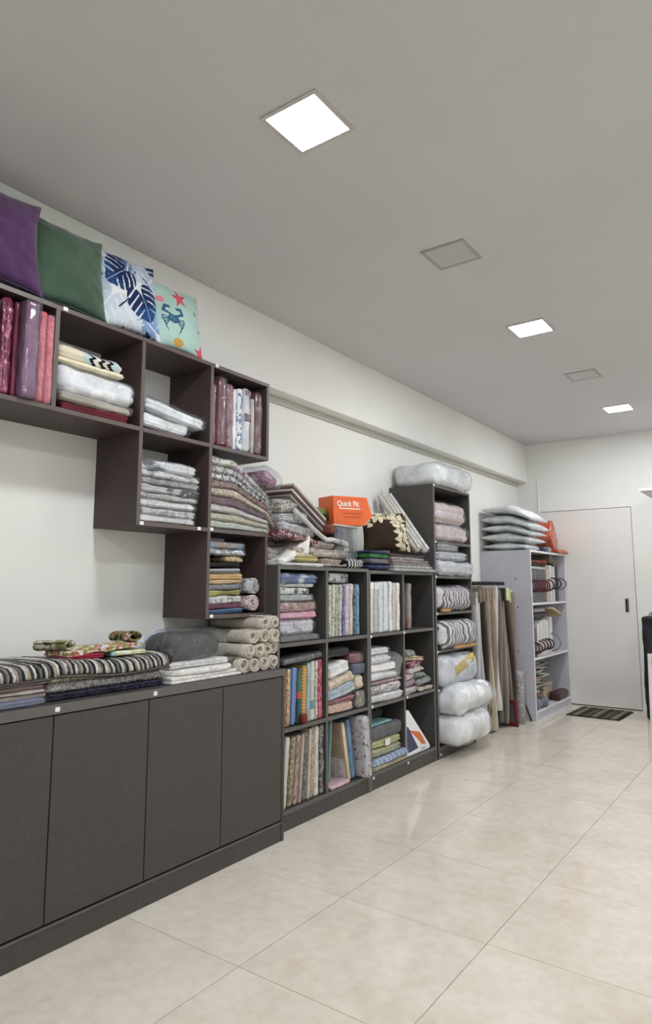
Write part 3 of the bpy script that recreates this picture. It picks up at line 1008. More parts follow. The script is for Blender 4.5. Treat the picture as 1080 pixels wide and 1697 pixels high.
pack('bagged_napkins', 'clear bag of pink napkins with a crimson spot over the shelf end', 'napkins', (-2.38, 2.70, 1.765), (.16, .13, .075), lp((206, 176, 190), (150, 90, 120), 18), (-.25, 0, .1), r=.035, layers=4, noise=.006, sleeve='poly', sl=.028)

# third row: towel stack and two rolls
ZR3 = ZS[0] + .001
G = 'folded towels in the lowest wall cube'
def st(*cols): 
    n = len(cols); return fab([(i / n, c) for i, c in enumerate(cols)], 'stripe', scale=26, interp='CONSTANT', axis=1, dist=.6)
D3 = [(.024, fab((84, 114, 152)), 'blue towel at the bottom of the lowest wall cube stack'),
      (.020, fab((118, 72, 92)), 'plum towel above the blue one in the lowest wall cube'),
      (.040, gp((196, 194, 194), (150, 150, 154), 40, 0), 'thick pale grey towel in the lowest wall cube'),
      (.026, fab((172, 170, 100)), 'lime yellow towel in the lowest wall cube'),
      (.026, gp((140, 142, 146), (96, 100, 106), 50, 0), 'slate grey towel in the lowest wall cube'),
      (.022, fab((198, 168, 124)), 'apricot towel beneath the orange one in the lowest wall cube'),
      (.026, fab((206, 166, 112)), 'orange towel in the lowest wall cube'),
      (.030, fab([(0.4, (96, 100, 106)), (0.6, (170, 170, 170))], 'stripe', scale=60, axis=2), 'grey ribbed towel above the orange towel'),
      (.026, fab((40, 38, 38)), 'black towel partly hidden under a patterned bag')]
stack([(h, m, lab, dict(y0=2.275, y1=2.515 + random.uniform(-.02, .01), name='folded_towel', cat='towel', layers=2, tilt=.02)) for h, m, lab in D3], -2.318, .26, 2.275, 2.52, ZR3, G, .03)
stack([(.030, gp((196, 176, 130), (140, 110, 70), 40, .4), 'small ochre patterned towel on the lowest cube stack', dict(y0=2.40, y1=2.52, name='folded_towel', cat='towel')),
       (.034, gp((150, 150, 156), (206, 206, 210), 30, .9), 'silvery bagged set on the towel stack of the lowest cube', dict(y0=2.275, y1=2.535, sleeve='poly', sl=.006)),
       (.030, fab([(0.4, (120, 150, 176)), (0.55, (176, 130, 104)), (0.7, (150, 160, 170))], scale=12, coat=.8), 'blue and tan picture pack on top of the lowest cube stack', dict(y0=2.275, y1=2.53, sleeve='poly', sl=.005))],
      -2.32, .25, 2.275, 2.52, ZR3 + .252, G, .04)
roll('rolled_blanket', 'grey flowered rolled blanket resting on the pink roll', 'blanket', (-2.318, 2.600, ZR3 + .044 + .088), .25, .043, gp((190, 190, 192), (120, 120, 126), 50, .5), (0, 0, .02), turns=2.6, r0=.15)
roll('rolled_blanket', 'pink flowered rolled blanket at the bottom of the lowest wall cube', 'blanket', (-2.318, 2.600, ZR3 + .046), .25, .043, gp((214, 196, 200), (150, 110, 124), 50, .5), (0, 0, -.02), turns=2.6, r0=.15)

# ================================================================ on the worktop
ZW = 0.8155
G = 'table linens at the end of the worktop'
lin_cols = [((104, 112, 140), 'slate blue table linen in plastic at the bottom of the worktop pile', .022, 'poly'), ((150, 142, 138), 'taupe table linen second in the worktop pile', .014, None),
            ((170, 158, 150), 'pale taupe table linen in the worktop pile', .014, None), ((132, 108, 108), 'dusty rose table linen in the worktop pile', .012, None),
            ((140, 136, 130), 'grey table linen above the dusty rose one', .012, None), ((180, 172, 166), 'light grey table linen near the top of the worktop pile', .012, None),
            ((206, 196, 188), 'cream table linen on top of the worktop pile', .010, None)]
stack([(h, fab(c), lab, dict(y0=0.93, y1=1.385 + random.uniform(-.012, .006), xf=-2.20 + (.015 if sv else 0), layers=1 if h < .013 else 2, sleeve=sv, sl=.003, r=h * .45, noise=.003, name='folded_table_linen')) for c, lab, h, sv in lin_cols],
      -2.205, .33, .95, 1.385, ZW, G, .01)

def tufts(parent, V, F, n, ln, mat, seed, zmin=0.002):
    """short pile standing off a surface: one uncountable part"""
    rs = np.random.RandomState(seed)
    V = np.asarray(V); Q = np.array([f for f in F if len(f) == 4])
    a, b, c, d = (V[Q[:, k]] for k in range(4))
    nr = np.cross(c - a, d - b); ar = np.linalg.norm(nr, axis=1)
    pick = rs.choice(len(Q), n, p=ar / ar.sum())
    u, v = rs.rand(n, 1), rs.rand(n, 1)
    P = (a[pick] * (1 - u) * (1 - v) + b[pick] * u * (1 - v) + c[pick] * u * v + d[pick] * (1 - u) * v)
    nn = nr[pick] / ar[pick][:, None]
    nn = nn + rs.normal(0, .45, (n, 3)); nn /= np.linalg.norm(nn, axis=1)[:, None]
    t = np.cross(nn, rs.normal(0, 1, (n, 3))); t /= np.linalg.norm(t, axis=1)[:, None]
    w = ln * .28
    tip = P + nn * ln * rs.uniform(.6, 1.2, (n, 1)) + np.array([0, 0, -ln * .2])
    t2 = np.cross(nn, t)
    VV = np.stack([P + t * w, P - t * w * .5 + t2 * w * .85, P - t * w * .5 - t2 * w * .85, tip], 1)
    VV[:, :, 2] = np.maximum(VV[:, :, 2], zmin)
    VV = VV.reshape(-1, 3)
    FF = []
    for i in range(n):
        k = i * 4
        FF += [(k, k + 1, k + 3), (k + 1, k + 2, k + 3), (k + 2, k, k + 3)]
    o = mesh('pile', VV, FF, mat, parent, smooth=False)
    o['kind'] = 'stuff'
    return o
z = ZW
for (h, c, lab, y1) in ((.030, (62, 60, 84), 'navy shaggy bath rug at the bottom of the rug pile', 1.925), (.032, (164, 160, 156), 'grey shaggy rug in the middle of the rug pile', 1.915), (.034, (190, 180, 160), 'beige shaggy rug under the striped rug', 1.905)):
    sd = nseed()
    m = fab([(0.35, tuple(x * .75 for x in c)), (0.65, tuple(min(255, x * 1.12) for x in c))], scale=90, bump=1.0, bscale=220)
    dx, dy = .35, y1 - 1.395
    V, F = rbox(dx, dy, h, h * .45, 20, 34, 8, sd, .003, 40, 2, 2, .005, .004)
    o = mesh('shaggy_rug', V, F, m, None, (-2.205 - dx / 2, (1.395 + y1) / 2, z), (0, 0, .0))
    tag(o, lab, 'rug', 'rugs piled on the worktop')
    tufts(o, V, F, 5200, .010, m, sd)
    z += h + .001
# striped rug: every yarn stripe is a strand over a dark backing
ZRG = z + .001
rugm = fab((78, 76, 72), name='rug_backing', bump=.8, bscale=120)
def rug_z(y):
    return .022 * (1 / (1 + math.exp((y - 1.36) / .012))) * 0 + 0.010 * math.sin((y - 1.2) * 9) * (1 if y > 1.4 else .4)
rg = empty('striped_rug', (-2.37, 1.52, ZRG))
tag(rg, 'chunky striped rug in black, white, grey and beige on top of the pile', 'rug', 'rugs piled on the worktop')
R0 = rg.location
ys = np.linspace(1.02, 1.935, 60)
prof = [(-2.555, .012), (-2.50, .020), (-2.42, .024), (-2.34, .026), (-2.27, .026), (-2.225, .022), (-2.202, .012), (-2.192, -.004), (-2.190, -.018)]
V = []; F = []
for y in ys:
    for (x, dz) in prof:
        V.append((x - R0.x, y - R0.y, max(.0005, dz + rug_z(y)) if x < -2.21 else dz + rug_z(y)))
    for (x, dz) in prof[::-1]:
        V.append((x - R0.x - .006, y - R0.y, (max(.0, dz - .012 + rug_z(y)) if x < -2.21 else dz + rug_z(y) - .010)))
k = len(prof) * 2
for i in range(len(ys) - 1):
    for j in range(k):
        F.append((i * k + j, i * k + (j + 1) % k, (i + 1) * k + (j + 1) % k, (i + 1) * k + j))
F.append(tuple(range(k))); F.append(tuple(range((len(ys) - 1) * k, len(ys) * k))[::-1])
mesh('backing', V, F, rugm, rg)
tube('bound_edge', [(-2.1925 - R0.x, y - R0.y, -.020 + rug_z(y)) for y in ys], .0055, fab((110, 106, 98)), rg, sides=6)
ycol = [fab(c, bump=.9, bscale=200, scale=60) for c in ((36, 35, 36), (196, 190, 178), (104, 104, 106), (168, 158, 138), (172, 148, 140), (66, 68, 76), (208, 204, 196), (132, 128, 122))]
order = [0, 1, 2, 0, 3, 6, 0, 7, 1, 5, 4, 0, 6, 2, 3, 0, 1, 5, 7, 0, 6, 4, 2, 0, 1, 3, 5, 6, 0, 2]
NS = 84
for i in range(NS):
    y = 1.03 + (1.925 - 1.03) * i / (NS - 1)
    rs = random.Random(i)
    pts = []
    for (x, dz) in prof:
        pts.append((x - R0.x + .003, y - R0.y + rs.uniform(-.0015, .0015) + .012 * math.sin((x + 2.5) * 6), dz + .003 + rug_z(y) + rs.uniform(-.0015, .0025)))
    tube('yarn_stripe', pts, [(.0062 * rs.uniform(.8, 1.2)) for _ in pts], ycol[order[i % len(order)]], rg, sides=6)

# floral runner bundled on the rug, red cloth beneath
ZRU = ZRG + .030
flor = fab([(0.34, (222, 214, 196)), (0.46, (150, 150, 70)), (0.54, (168, 62, 66)), (0.62, (226, 220, 206)), (0.74, (128, 176, 180))], scale=24, interp='EASE')
pack('folded_cloth', 'plain red folded cloth under the floral runner', 'cloth', (-2.325, 1.585, ZRU), (.13, .17, .018), fab((160, 36, 56)), (0, 0, .05), layers=2, r=.008)
pack('table_runner', 'floral table runner in green, cream and red bundled on the striped rug', 'table runner', (-2.345, 1.69, ZRU + .020), (.15, .37, .022), flor, (.05, 0, .03), layers=3, r=.01, noise=.008, nfreq=16)
roll('rolled_runner', 'green floral runner end rolled into an open loop', 'table runner', (-2.30, 1.535, ZRU + .055), .14, .026, fab([(0.4, (120, 122, 70)), (0.55, (206, 200, 180)), (0.65, (60, 50, 44))], scale=30), (0, -.05, .35), turns=1.4, r0=.55, squash=(1.4, .75))
roll('rolled_runner', 'dark floral runner end rolled beside the white channel', 'table runner', (-2.30, 1.835, ZRU + .070), .15, .028, fab([(0.4, (52, 44, 40)), (0.5, (140, 140, 70)), (0.6, (150, 60, 60)), (0.7, (200, 190, 170))], scale=32), (0, -.05, -.2), turns=1.6, r0=.45, squash=(1.3, .8))
pack('folded_cloth', 'turquoise and lime print cloth beside the floral runner', 'cloth', (-2.33, 1.795, ZRU), (.14, .17, .018), fab([(0.4, (150, 196, 200)), (0.5, (206, 210, 120)), (0.6, (226, 224, 216))], scale=22), (.0, 0, -.1), layers=2, r=.008, noise=.004)
ch = empty('blind_channel', (-2.45, 2.03, .995))
ch.rotation_euler = (0.27, 0.0, 0.35)
tag(ch, 'white aluminium blind channel sticking up against the wall', 'channel')
wm = plain('white_aluminium', (222, 226, 236), .35, var=.02)
for a, b in ((-.016, -.004), (.006, .018)):
    box('slat', a, b, -.19, .12, -.006, .004, wm, ch, .001)
box('web', -.016, .018, -.19, .12, -.008, -.006, wm, ch, 0)

# dark cushion in clear plastic
sd = nseed()
cb_ = pack('bagged_cushion', 'dark grey cushion in crinkled clear plastic on white mats', 'cushion', (-2.345, 2.145, .900), (.20, .32, .110), fab((46, 46, 52)), (0, 0.06, .06), r=.054, noise=.008, nfreq=7)
V, F = rbox(.235, .365, .122, .058, 24, 30, 14, sd, .006, 9, crinkle=.013, cfreq=10)
mesh('plastic_bag', V, F, plastic('crinkled_polythene', haze=.04, bump=1.0, scale=22), cb_, (0.01, .01, -.004))
# white mats
wmat = fab((228, 226, 220), bump=1.0, bscale=170, scale=40)
def mat_sheet(label, pts, z, h, rot=0.0, name='bath_mat'):
    """flat mat with a rounded outline"""
    P = np.array(pts); c = P.mean(0)
    bm = bmesh.new()
    vb = [bm.verts.new((p[0] - c[0], p[1] - c[1], 0)) for p in P]
    f = bm.faces.new(vb)
    r = bmesh.ops.extrude_face_region(bm, geom=[f])
    bmesh.ops.translate(bm, verts=[v for v in r['geom'] if isinstance(v, bmesh.types.BMVert)], vec=(0, 0, h))
    bmesh.ops.bevel(bm, geom=[e for e in bm.edges if abs(e.verts[0].co.z - e.verts[1].co.z) < 1e-6], offset=h * .35, segments=2, affect='EDGES', profile=.5)
    bmesh.ops.recalc_face_normals(bm, faces=list(bm.faces))
    o = bmobj(name, bm, wmat, None, (c[0], c[1], z))
    tag(o, label, 'bath mat', 'white bath mats on the worktop')
    return o
def rpoly(x0, x1, y0, y1, rad, n=6):
    out = []
    for cx, cy, a0 in ((x1 - rad, y1 - rad, 0), (x0 + rad, y1 - rad, 90), (x0 + rad, y0 + rad, 180), (x1 - rad, y0 + rad, 270)):
        for k in range(n + 1):
            a = math.radians(a0 + 90 * k / n); out.append((cx + rad * math.cos(a), cy + rad * math.sin(a)))
    return out
mat_sheet('lowest white bath mat, flat on the worktop by the tan rolls', [(-2.175, 1.935), (-2.185, 2.35), (-2.215, 2.475), (-2.30, 2.46), (-2.54, 2.43), (-2.54, 1.94)], ZW, .012)
mat_sheet('middle white bath mat with its corner poking towards the tan rolls', [(-2.18, 1.94), (-2.20, 2.30), (-2.225, 2.465), (-2.33, 2.44), (-2.54, 2.41), (-2.54, 1.95)], ZW + .0125, .014)
roll('rolled_mat', 'flattened brown grey mat poking out between the white mats', 'mat', (-2.225, 2.385, ZW + .055), .28, .022, fab((122, 112, 108), bump=1.0, bscale=150), (0, 0, -.25), turns=1.5, r0=.5, squash=(2.0, .85))
mat_sheet('rounded white bath mat lying under the bagged dark cushion', rpoly(-2.53, -2.185, 1.945, 2.375, .12), ZW + .0275, .024)
pack('bath_mat', 'thick folded white bath mat under the plastic bag', 'bath mat', (-2.375, 2.15, ZW + .052), (.30, .37, .030), wmat, (0, .0, .03), r=.014, layers=2, noise=.003, group='white bath mats on the worktop')

# tan rolled mats
tan = fab([(0.3, (192, 180, 162)), (0.7, (214, 205, 190))], scale=70, bump=.9, bscale=190, name='tan_towelling')
TR = [(2.425, .865, .0), (2.500, .868, .6), (2.470, .843 - .0, 1.2)]
tan_rolls = [(2.400, .853, 0.3, 'tan rolled mat at the base of the pile beside the white mats'), (2.474, .849, 1.4, 'tan rolled mat second along the base of the roll pile'),
             (2.548, .850, 2.2, 'tan rolled mat third along the base of the roll pile'), (2.622, .850, 0.9, 'tan rolled mat at the base of the pile against the bookcase'),
             (2.436, .918, 1.9, 'wide tan rolled mat first in the second layer of the pile'), (2.512, .914, 3.0, 'tan rolled mat second in the second layer of the pile'),
             (2.585, .915, 0.2, 'tan rolled mat third in the second layer of the pile'), (2.640, .909 + .008, 4.0, 'tan rolled mat against the bookcase in the second layer'),
             (2.472, .981, 2.6, 'tan rolled mat first in the third layer of the pile'), (2.548, .979, 5.2, 'tan rolled mat second in the third layer of the pile'),
             (2.622, .981, 1.1, 'tan rolled mat against the bookcase in the third layer'),
             (2.560, 1.043, 3.6, 'tan rolled mat on top of the pile under the wall shelf'), (2.632, 1.044, 0.5, 'topmost tan rolled mat against the bookcase')]
for i, (y, zc, ph, lab) in enumerate(tan_rolls):
    rs = random.Random(i * 3 + 1)
    roll('rolled_mat', lab, 'rolled mat', (-2.185 - rs.uniform(0, .03), y, zc), .36 - rs.uniform(0, .03), .0345, tan, (rs.uniform(-.1, .1), 0, rs.uniform(-.03, .05)), turns=1.7, r0=.42, phase=ph, group='tan rolled mats on the worktop', squash=(1.02, .96), hem=.035)

# ================================================================ goods in the two three-tier bookcases
random.seed(23)
BXF = -2.235
z1, z2, z3 = ZB[2] + .001, ZB[1] + .001, ZB[0] + .001
G = 'bedding packs in the top left bookcase cube'
stack([(.030, fab((96, 98, 104), coat=.5), 'crumpled grey plastic pack at the bottom of the blue and pink stack', Y2(2.72, 3.05, sleeve='poly_grey', sl=.008)),
       (.088, gp((206, 200, 206), (150, 150, 160), 30, .6), 'thick pale floral bedding pack under the pink ones', Y2(2.715, 3.035, r=.035, layers=3, sleeve='poly', sl=.008)),
       (.036, fab([(0.35, (196, 132, 154)), (0.65, (214, 166, 182))], scale=20, coat=.4), 'candy pink bedding pack in the blue and pink stack', Y2(2.71, 3.04)),
       (.056, fab([(0.35, (150, 104, 96)), (0.6, (190, 150, 140)), (.7, (216, 200, 192))], scale=28, coat=.7), 'dusty brown pink bedding pack in the bookcase', Y2(2.71, 3.04, sleeve='poly', sl=.005)),
       (.030, fab((186, 190, 192), coat=.5), 'silver grey bedding pack with dark sprigs', Y2(2.71, 3.0, sleeve='poly_grey', sl=.006)),
       (.040, gp((206, 208, 206), (90, 92, 96), 26, .5), 'off white bedding pack with black motifs', Y2(2.71, 2.98)),
       (.018, gp((206, 206, 200), (170, 170, 170)), 'thin cream pack under the blue bedding', Y2(2.705, 3.01)),
       (.052, fab([(0.42, (62, 92, 150)), (0.52, (96, 126, 176)), (0.6, (206, 210, 216))], scale=14, coat=.6), 'blue and white bedding pack on top of the stack', Y2(2.70, 3.04, sleeve='poly', sl=.007))],
      BXF, .31, 2.71, 3.04, z1, G, .02)

G = 'bedding sets standing in the second top cube'
def fl(base, a, b, sc=34): return fab([(0.46, base), (0.55, a), (0.61, base), (0.70, b)], scale=sc, coat=.7, bump=.4)
for (yy, th, h, m, lab, ln) in ((3.176, .026, .300, fl((198, 202, 182), (150, 158, 130), (216, 216, 204)), 'pale sage bedding set against the cube side', .0),
                                (3.206, .024, .306, fl((206, 206, 186), (170, 170, 140), (110, 112, 96)), 'thin straw coloured bedding set beside the sage one', .03),
                                (3.240, .034, .304, fl((176, 180, 160), (120, 126, 104), (206, 206, 194)), 'olive cream bedding set with dark sprigs', .02),
                                (3.278, .030, .306, fl((196, 198, 186), (130, 132, 120), (90, 92, 84)), 'grey green bedding set beside the violet one', .03),
                                (3.314, .024, .306, fl((92, 92, 140), (140, 140, 176), (200, 200, 216)), 'violet blue bedding set in the second top cube', .02),
                                (3.352, .038, .308, fl((206, 192, 196), (160, 150, 176), (220, 212, 212)), 'lilac pink floral bedding set', .02),
                                (3.396, .036, .308, fl((212, 200, 194), (196, 160, 152), (226, 220, 216)), 'cream bedding set with rose print', .015),
                                (3.436, .022, .302, fl((60, 66, 84), (120, 140, 160), (200, 206, 210)), 'dark navy and white bedding set', .01),
                                (3.470, .030, .306, fl((92, 146, 172), (130, 176, 196), (60, 100, 130)), 'teal blue bedding set at the end of the row', .0)):
    upright(yy, th, h, m, lab, z1, BXF - .005, .30, ln, group=G, r=th * .3)
pack('small_bedding_pack', 'grey camouflage print pack lying across the standing bedding sets', 'folded linen', (-2.33, 3.262, z1 + .315), (.18, .20, .058), gp((196, 196, 192), (70, 72, 74), 26, .7), (0, 0, .03), r=.016, layers=2, sleeve='poly', sl=.004)

G = 'slim white curtain packs in the third top cube'
for (yy, th, h, m, lab) in ((3.612, .040, .322, fl((222, 219, 202), (206, 203, 186), (232, 230, 222)), 'cream curtain pack with white header against the cube side'),
                            (3.668, .050, .320, fl((206, 204, 200), (188, 188, 186), (216, 214, 210)), 'silver grey curtain pack beside the cream one'),
                            (3.728, .050, .325, fl((238, 238, 236), (214, 214, 212), (240, 240, 238)), 'white curtain pack with grey edge sprigs'),
                            (3.792, .058, .325, fl((238, 238, 236), (220, 221, 220), (230, 230, 228)), 'broad white curtain pack in the middle of the row'),
                            (3.848, .036, .328, fl((232, 230, 218), (206, 205, 198), (238, 238, 232)), 'ivory curtain pack in the third top cube'),
                            (3.898, .046, .318, fl((214, 202, 190), (200, 186, 174), (224, 216, 208)), 'blush beige curtain pack in the row'),
                            (3.950, .044, .318, fl((236, 232, 220), (190, 188, 182), (238, 236, 230)), 'ivory curtain pack with black dots at the cube divider')):
    ob = upright(yy, th, h, m, lab, z1, BXF + .005, .30, random.uniform(0, .012), group=G, name='curtain_pack', cat='curtain pack', r=th * .22, sleeve='poly' if th > .045 else None, sl=.002)
    if 'header' in lab or 'silver' in lab:
        box('paper_header', .150, .1525, -th / 2, th / 2, h - .045, h - .002, M['card'], ob, 0)
pk = upright(4.078, .030, .322, fab((120, 116, 114), coat=.8), 'grey picture bag standing alone with a photo print', z1, BXF - .03, .29, .03, group=None, name='photo_bag', cat='bedding set', sleeve='poly', sl=.003)
upright(4.140, .046, .315, fab([(0.30, (120, 116, 114)), (0.5, (150, 146, 142)), (.66, (150, 112, 98))], scale=7, coat=.8), 'dim grey and brown printed bag beside the empty space', z1, BXF - .01, .10, .0, name='photo_bag', cat='bedding set')
pack('bundled_cloth', 'rust red cloth bundle at the back of the third top cube', 'cloth', (-2.47, 3.70, z1 + .327), (.20, .15, .035), fab((120, 62, 48)), (0, 0, .1), r=.015, noise=.006)

# middle tier
G = 'tall books of patterned linen in the left middle cube'
for (yy, th, h, m, lab, ln) in ((2.745, .040, .292, fl((172, 92, 78), (206, 150, 130), (130, 60, 54)), 'terracotta patterned set against the cube side', .03),
                                (2.786, .026, .294, fl((206, 188, 130), (150, 70, 60), (120, 130, 140)), 'yellow and red dotted set beside the terracotta one', .03),
                                (2.832, .044, .296, fab([(0.4, (84, 112, 172)), (0.6, (126, 150, 200))], 'stripe', scale=50, axis=1, coat=.6), 'periwinkle blue bagged set in the left middle cube', .03),
                                (2.884, .034, .288, fab([(0.0, (36, 92, 92)), (0.5, (196, 86, 56)), (0.62, (60, 110, 96))], 'stripe', scale=3.4, axis=2, interp='CONSTANT', coat=.6), 'teal and orange colour block set', .02),
                                (2.924, .034, .296, fab([(0.4, (196, 132, 52)), (0.6, (222, 164, 80))], 'stripe', scale=60, axis=2, coat=.5), 'mustard orange ribbed set in the left middle cube', .02),
                                (2.962, .030, .310, fab((148, 176, 172), coat=.8), 'thin mint bagged set behind the ivory one', .02),
                                (3.000, .034, .318, fab([(0.0, (206, 204, 192)), (0.55, (96, 140, 152)), (0.68, (190, 188, 184))], 'stripe', scale=2.9, axis=2, interp='CONSTANT', coat=.7), 'ivory set with teal band and photo label', .01),
                                (3.034, .020, .316, fl((206, 200, 190), (100, 100, 100), (60, 60, 60), 60), 'thin black and white patterned set', .01),
                                (3.072, .044, .322, fl((168, 52, 72), (206, 130, 140), (130, 30, 50), 44), 'crimson patterned set at the end of the left middle cube', .0)):
    upright(yy, th, h, m, lab, z2, BXF, .30, ln, group=G, r=th * .25)
pack('flat_black_bag', 'flat black plastic bag with a silver edge lying over the standing sets', 'bag', (-2.36, 2.89, z2 + .327), (.27, .34, .024), fab((50, 50, 50), coat=1, rough=.3), (.04, 0, .05), r=.01, noise=.008, nfreq=12, sleeve='poly_grey', sl=.006)
pack('red_tie_bag', 'small red gathered cloth bag at the foot of the standing sets', 'bag', (-2.222, 2.90, z2), (.035, .05, .05), fab((120, 46, 36)), r=.020, noise=.006, nfreq=30)

G = 'folded quilts in the right middle cube'
stack([(.055, fl((206, 182, 160), (190, 130, 110), (222, 206, 190), 50), 'peach floral folded quilt at the bottom of the cube', Y2(3.155, 3.42)),
       (.030, fl((150, 84, 100), (190, 140, 150), (120, 50, 70), 50), 'raspberry patterned folded quilt', Y2(3.155, 3.42)),
       (.062, fl((156, 176, 184), (190, 206, 210), (110, 130, 140), 20), 'pale blue folded quilt in the middle of the cube', Y2(3.155, 3.43, tilt=.12, sleeve='poly', sl=.004)),
       (.058, fl((214, 202, 178), (190, 160, 130), (222, 216, 200), 30), 'cream folded quilt with rust stripes', Y2(3.155, 3.44, tilt=.16, layers=3)),
       (.070, fab((226, 226, 224), bump=.6), 'white folded sheets on top of the quilts', Y2(3.155, 3.36, layers=5, tilt=.14, yaw=.05))],
      BXF, .30, 3.155, 3.43, z2, G, .03)
stack([(.100, fab([(.4, (110, 102, 92)), (.55, (140, 132, 118))], scale=24, coat=1.0), 'clear zip pouch of grey brown linen with a yellow tag', Y2(3.445, 3.540, depth=.25, r=.012, layers=2, sleeve='poly', sl=.004, card=(-.02, .05, .018, .032, plain('yellow_tag', (196, 186, 96), .6)))),
       (.095, fab([(.4, (206, 190, 164)), (.6, (222, 208, 184))], 'stripe', scale=60, axis=1), 'rolled cream blanket standing above the zip pouch', Y2(3.44, 3.54, depth=.25, r=.035, layers=2)),
       (.062, fab((84, 96, 116), coat=.6), 'slate blue box pack with white rim', Y2(3.40, 3.535, depth=.25, r=.012, layers=1)),
       (.066, fab([(.4, (96, 24, 38)), (.6, (130, 44, 58))], scale=20, coat=1, rough=.3), 'glossy burgundy wrapped pack near the top of the cube', Y2(3.385, 3.535, depth=.25, r=.028, layers=1, sleeve='poly', sl=.004))],
      BXF, .26, 3.44, 3.54, z2, G, .02)
pack('dark_bag', 'black bag with silver tags at the top of the right middle cube', 'bag', (-2.40, 3.29, z2 + .310), (.28, .24, .060), fab((44, 42, 46), coat=.5), (0, 0, 0), r=.025, noise=.008, nfreq=10)

G = 'bagged white sheets in the third middle cube'
wcol = lambda: fl((236, 235, 232), (214, 210, 208), (226, 222, 220), 30)
W3 = [(.050, wcol(), 'white printed sheets at the bottom of the white pile', 3.59, 3.985), (.060, fl((206, 200, 204), (130, 120, 126), (170, 180, 176), 26), 'pale sheets with grey green roses in the white pile', 3.59, 3.96),
      (.022, fl((190, 160, 160), (160, 90, 96), (200, 190, 190), 30), 'thin rose edged sheets in the white pile', 3.59, 3.97), (.050, wcol(), 'soft white sheets above the rose edged ones', 3.585, 3.92),
      (.052, wcol(), 'white quilted sheets in the middle of the white pile', 3.585, 3.90), (.050, wcol(), 'white sheets under the topmost of the pile', 3.585, 3.84), (.044, wcol(), 'bright white sheets on top of the white pile', 3.585, 3.82)]
stack([(h, m, lab, Y2(a, b + .0, layers=3, sleeve='poly' if i in (0, 3, 5, 6) else None, sl=.010, noise=.006)) for i, (h, m, lab, a, b) in enumerate(W3)], BXF + .01, .31, 3.59, 3.95, z2, G, .03)
pack('spare_bag', 'crumpled empty clear bag slumped over the white pile', 'bag', (-2.33, 3.91, z2 + .135), (.22, .075, .15), M['poly_hazy'], (-.35, 0, 0), r=.03, noise=.01, crinkle=.006)

G = 'small linen bundles in the fourth middle cube'
cols = [((206, 196, 198), (180, 150, 170), 'lilac white bundle at the bottom', .045, 4.03, 4.24), ((196, 182, 160), (226, 220, 206), 'long cream bundle poking out of the cube', .028, 4.20, 4.47), ((120, 124, 122), (150, 156, 150), 'grey green stone coloured bundle', .042, 4.18, 4.40),
        ((150, 128, 142), (196, 180, 190), 'mauve bundle beside the grey green one', .050, 4.03, 4.19), ((130, 142, 134), (96, 110, 104), 'sage green bundle in the middle', .046, 4.14, 4.34), ((210, 186, 190), (176, 140, 146), 'blush pink bundle', .040, 4.03, 4.16),
        ((200, 190, 180), (160, 150, 140), 'beige speckled bundle', .036, 4.04, 4.30), ((150, 60, 86), (206, 190, 190), 'raspberry and white bundle', .040, 4.05, 4.31), ((206, 194, 150), (150, 110, 90), 'straw yellow bundle with brown edge', .036, 4.04, 4.30), ((110, 112, 110), (160, 164, 160), 'dark grey knotted bundle on top', .040, 4.03, 4.20)]
zz = {0: z2}
lv = [0, 0, .046, .046, .088, .097, .137, .174, .215, .252]
for (a, b, lab, h, y0, y1), dz in zip(cols, lv):
    pack('linen_bundle', lab + ' of the fourth middle cube', 'folded linen', (-2.235 - .14 + random.uniform(-.005, .012), (y0 + y1) / 2, z2 + dz), (.28, y1 - y0, h), fl(a, b, a, 30), (random.uniform(-.08, .08), 0, random.uniform(-.15, .15)),
         r=h * .42, layers=3, noise=.008, nfreq=16, jit=.008, group=G)

# bottom tier
G = 'bagged sheets leaning in the bottom left cube'
for (yy, th, h, m, lab, ln) in ((2.755, .034, .352, fl((206, 202, 188), (190, 186, 172), (216, 212, 200)), 'ivory bagged sheet against the cube side at the bottom', .10),
                                (2.805, .036, .345, fl((158, 146, 116), (96, 86, 66), (180, 170, 140)), 'khaki patterned bagged sheet at the bottom', .10),
                                (2.850, .034, .342, fl((172, 150, 134), (110, 90, 80), (206, 140, 130), 24), 'taupe bagged sheet with pink flowers at the bottom', .09),
                                (2.888, .020, .345, fab((176, 160, 150), coat=.6), 'thin mushroom bagged sheet at the bottom', .09),
                                (2.922, .038, .350, fl((84, 84, 82), (130, 130, 124), (60, 60, 60)), 'charcoal lace patterned bagged sheet', .06),
                                (2.962, .020, .362, fab((196, 182, 168), coat=.6), 'thin blush bagged sheet beside the charcoal one', .06),
                                (2.994, .032, .362, fl((150, 136, 118), (190, 176, 156), (120, 106, 90)), 'brown scrolled bagged sheet at the bottom', .05),
                                (3.034, .040, .366, fl((206, 202, 190), (180, 176, 160), (150, 146, 140), 20), 'broad off white bagged sheet at the bottom', .02),
                                (3.085, .040, .368, fl((84, 80, 78), (150, 148, 144), (70, 66, 64), 22), 'dark grey bagged sheet with pale sprays', .0)):
    upright(yy, th, h, m, lab, z3, BXF + .002, .31, ln, group=G, r=th * .25)
G = 'bagged goods in the bottom second cube'
upright(3.170, .024, .352, fab((84, 132, 138), coat=.8), 'thin teal bagged set against the cube divider', z3 + .03, BXF - .06, .24, .04, group=G)
upright(3.200, .022, .340, fab((96, 140, 140), coat=.9), 'second thin teal bagged set beside the beige board', z3 + .03, BXF - .03, .24, .06, group=G)
ob = upright(3.372, .030, .340, fab((176, 152, 122), coat=.5), 'beige boxed sheet set leaning left with a white paper label', z3 + .002, BXF - .012, .26, -.20, group=G, name='boxed_sheet', r=.006, noise=.0008)
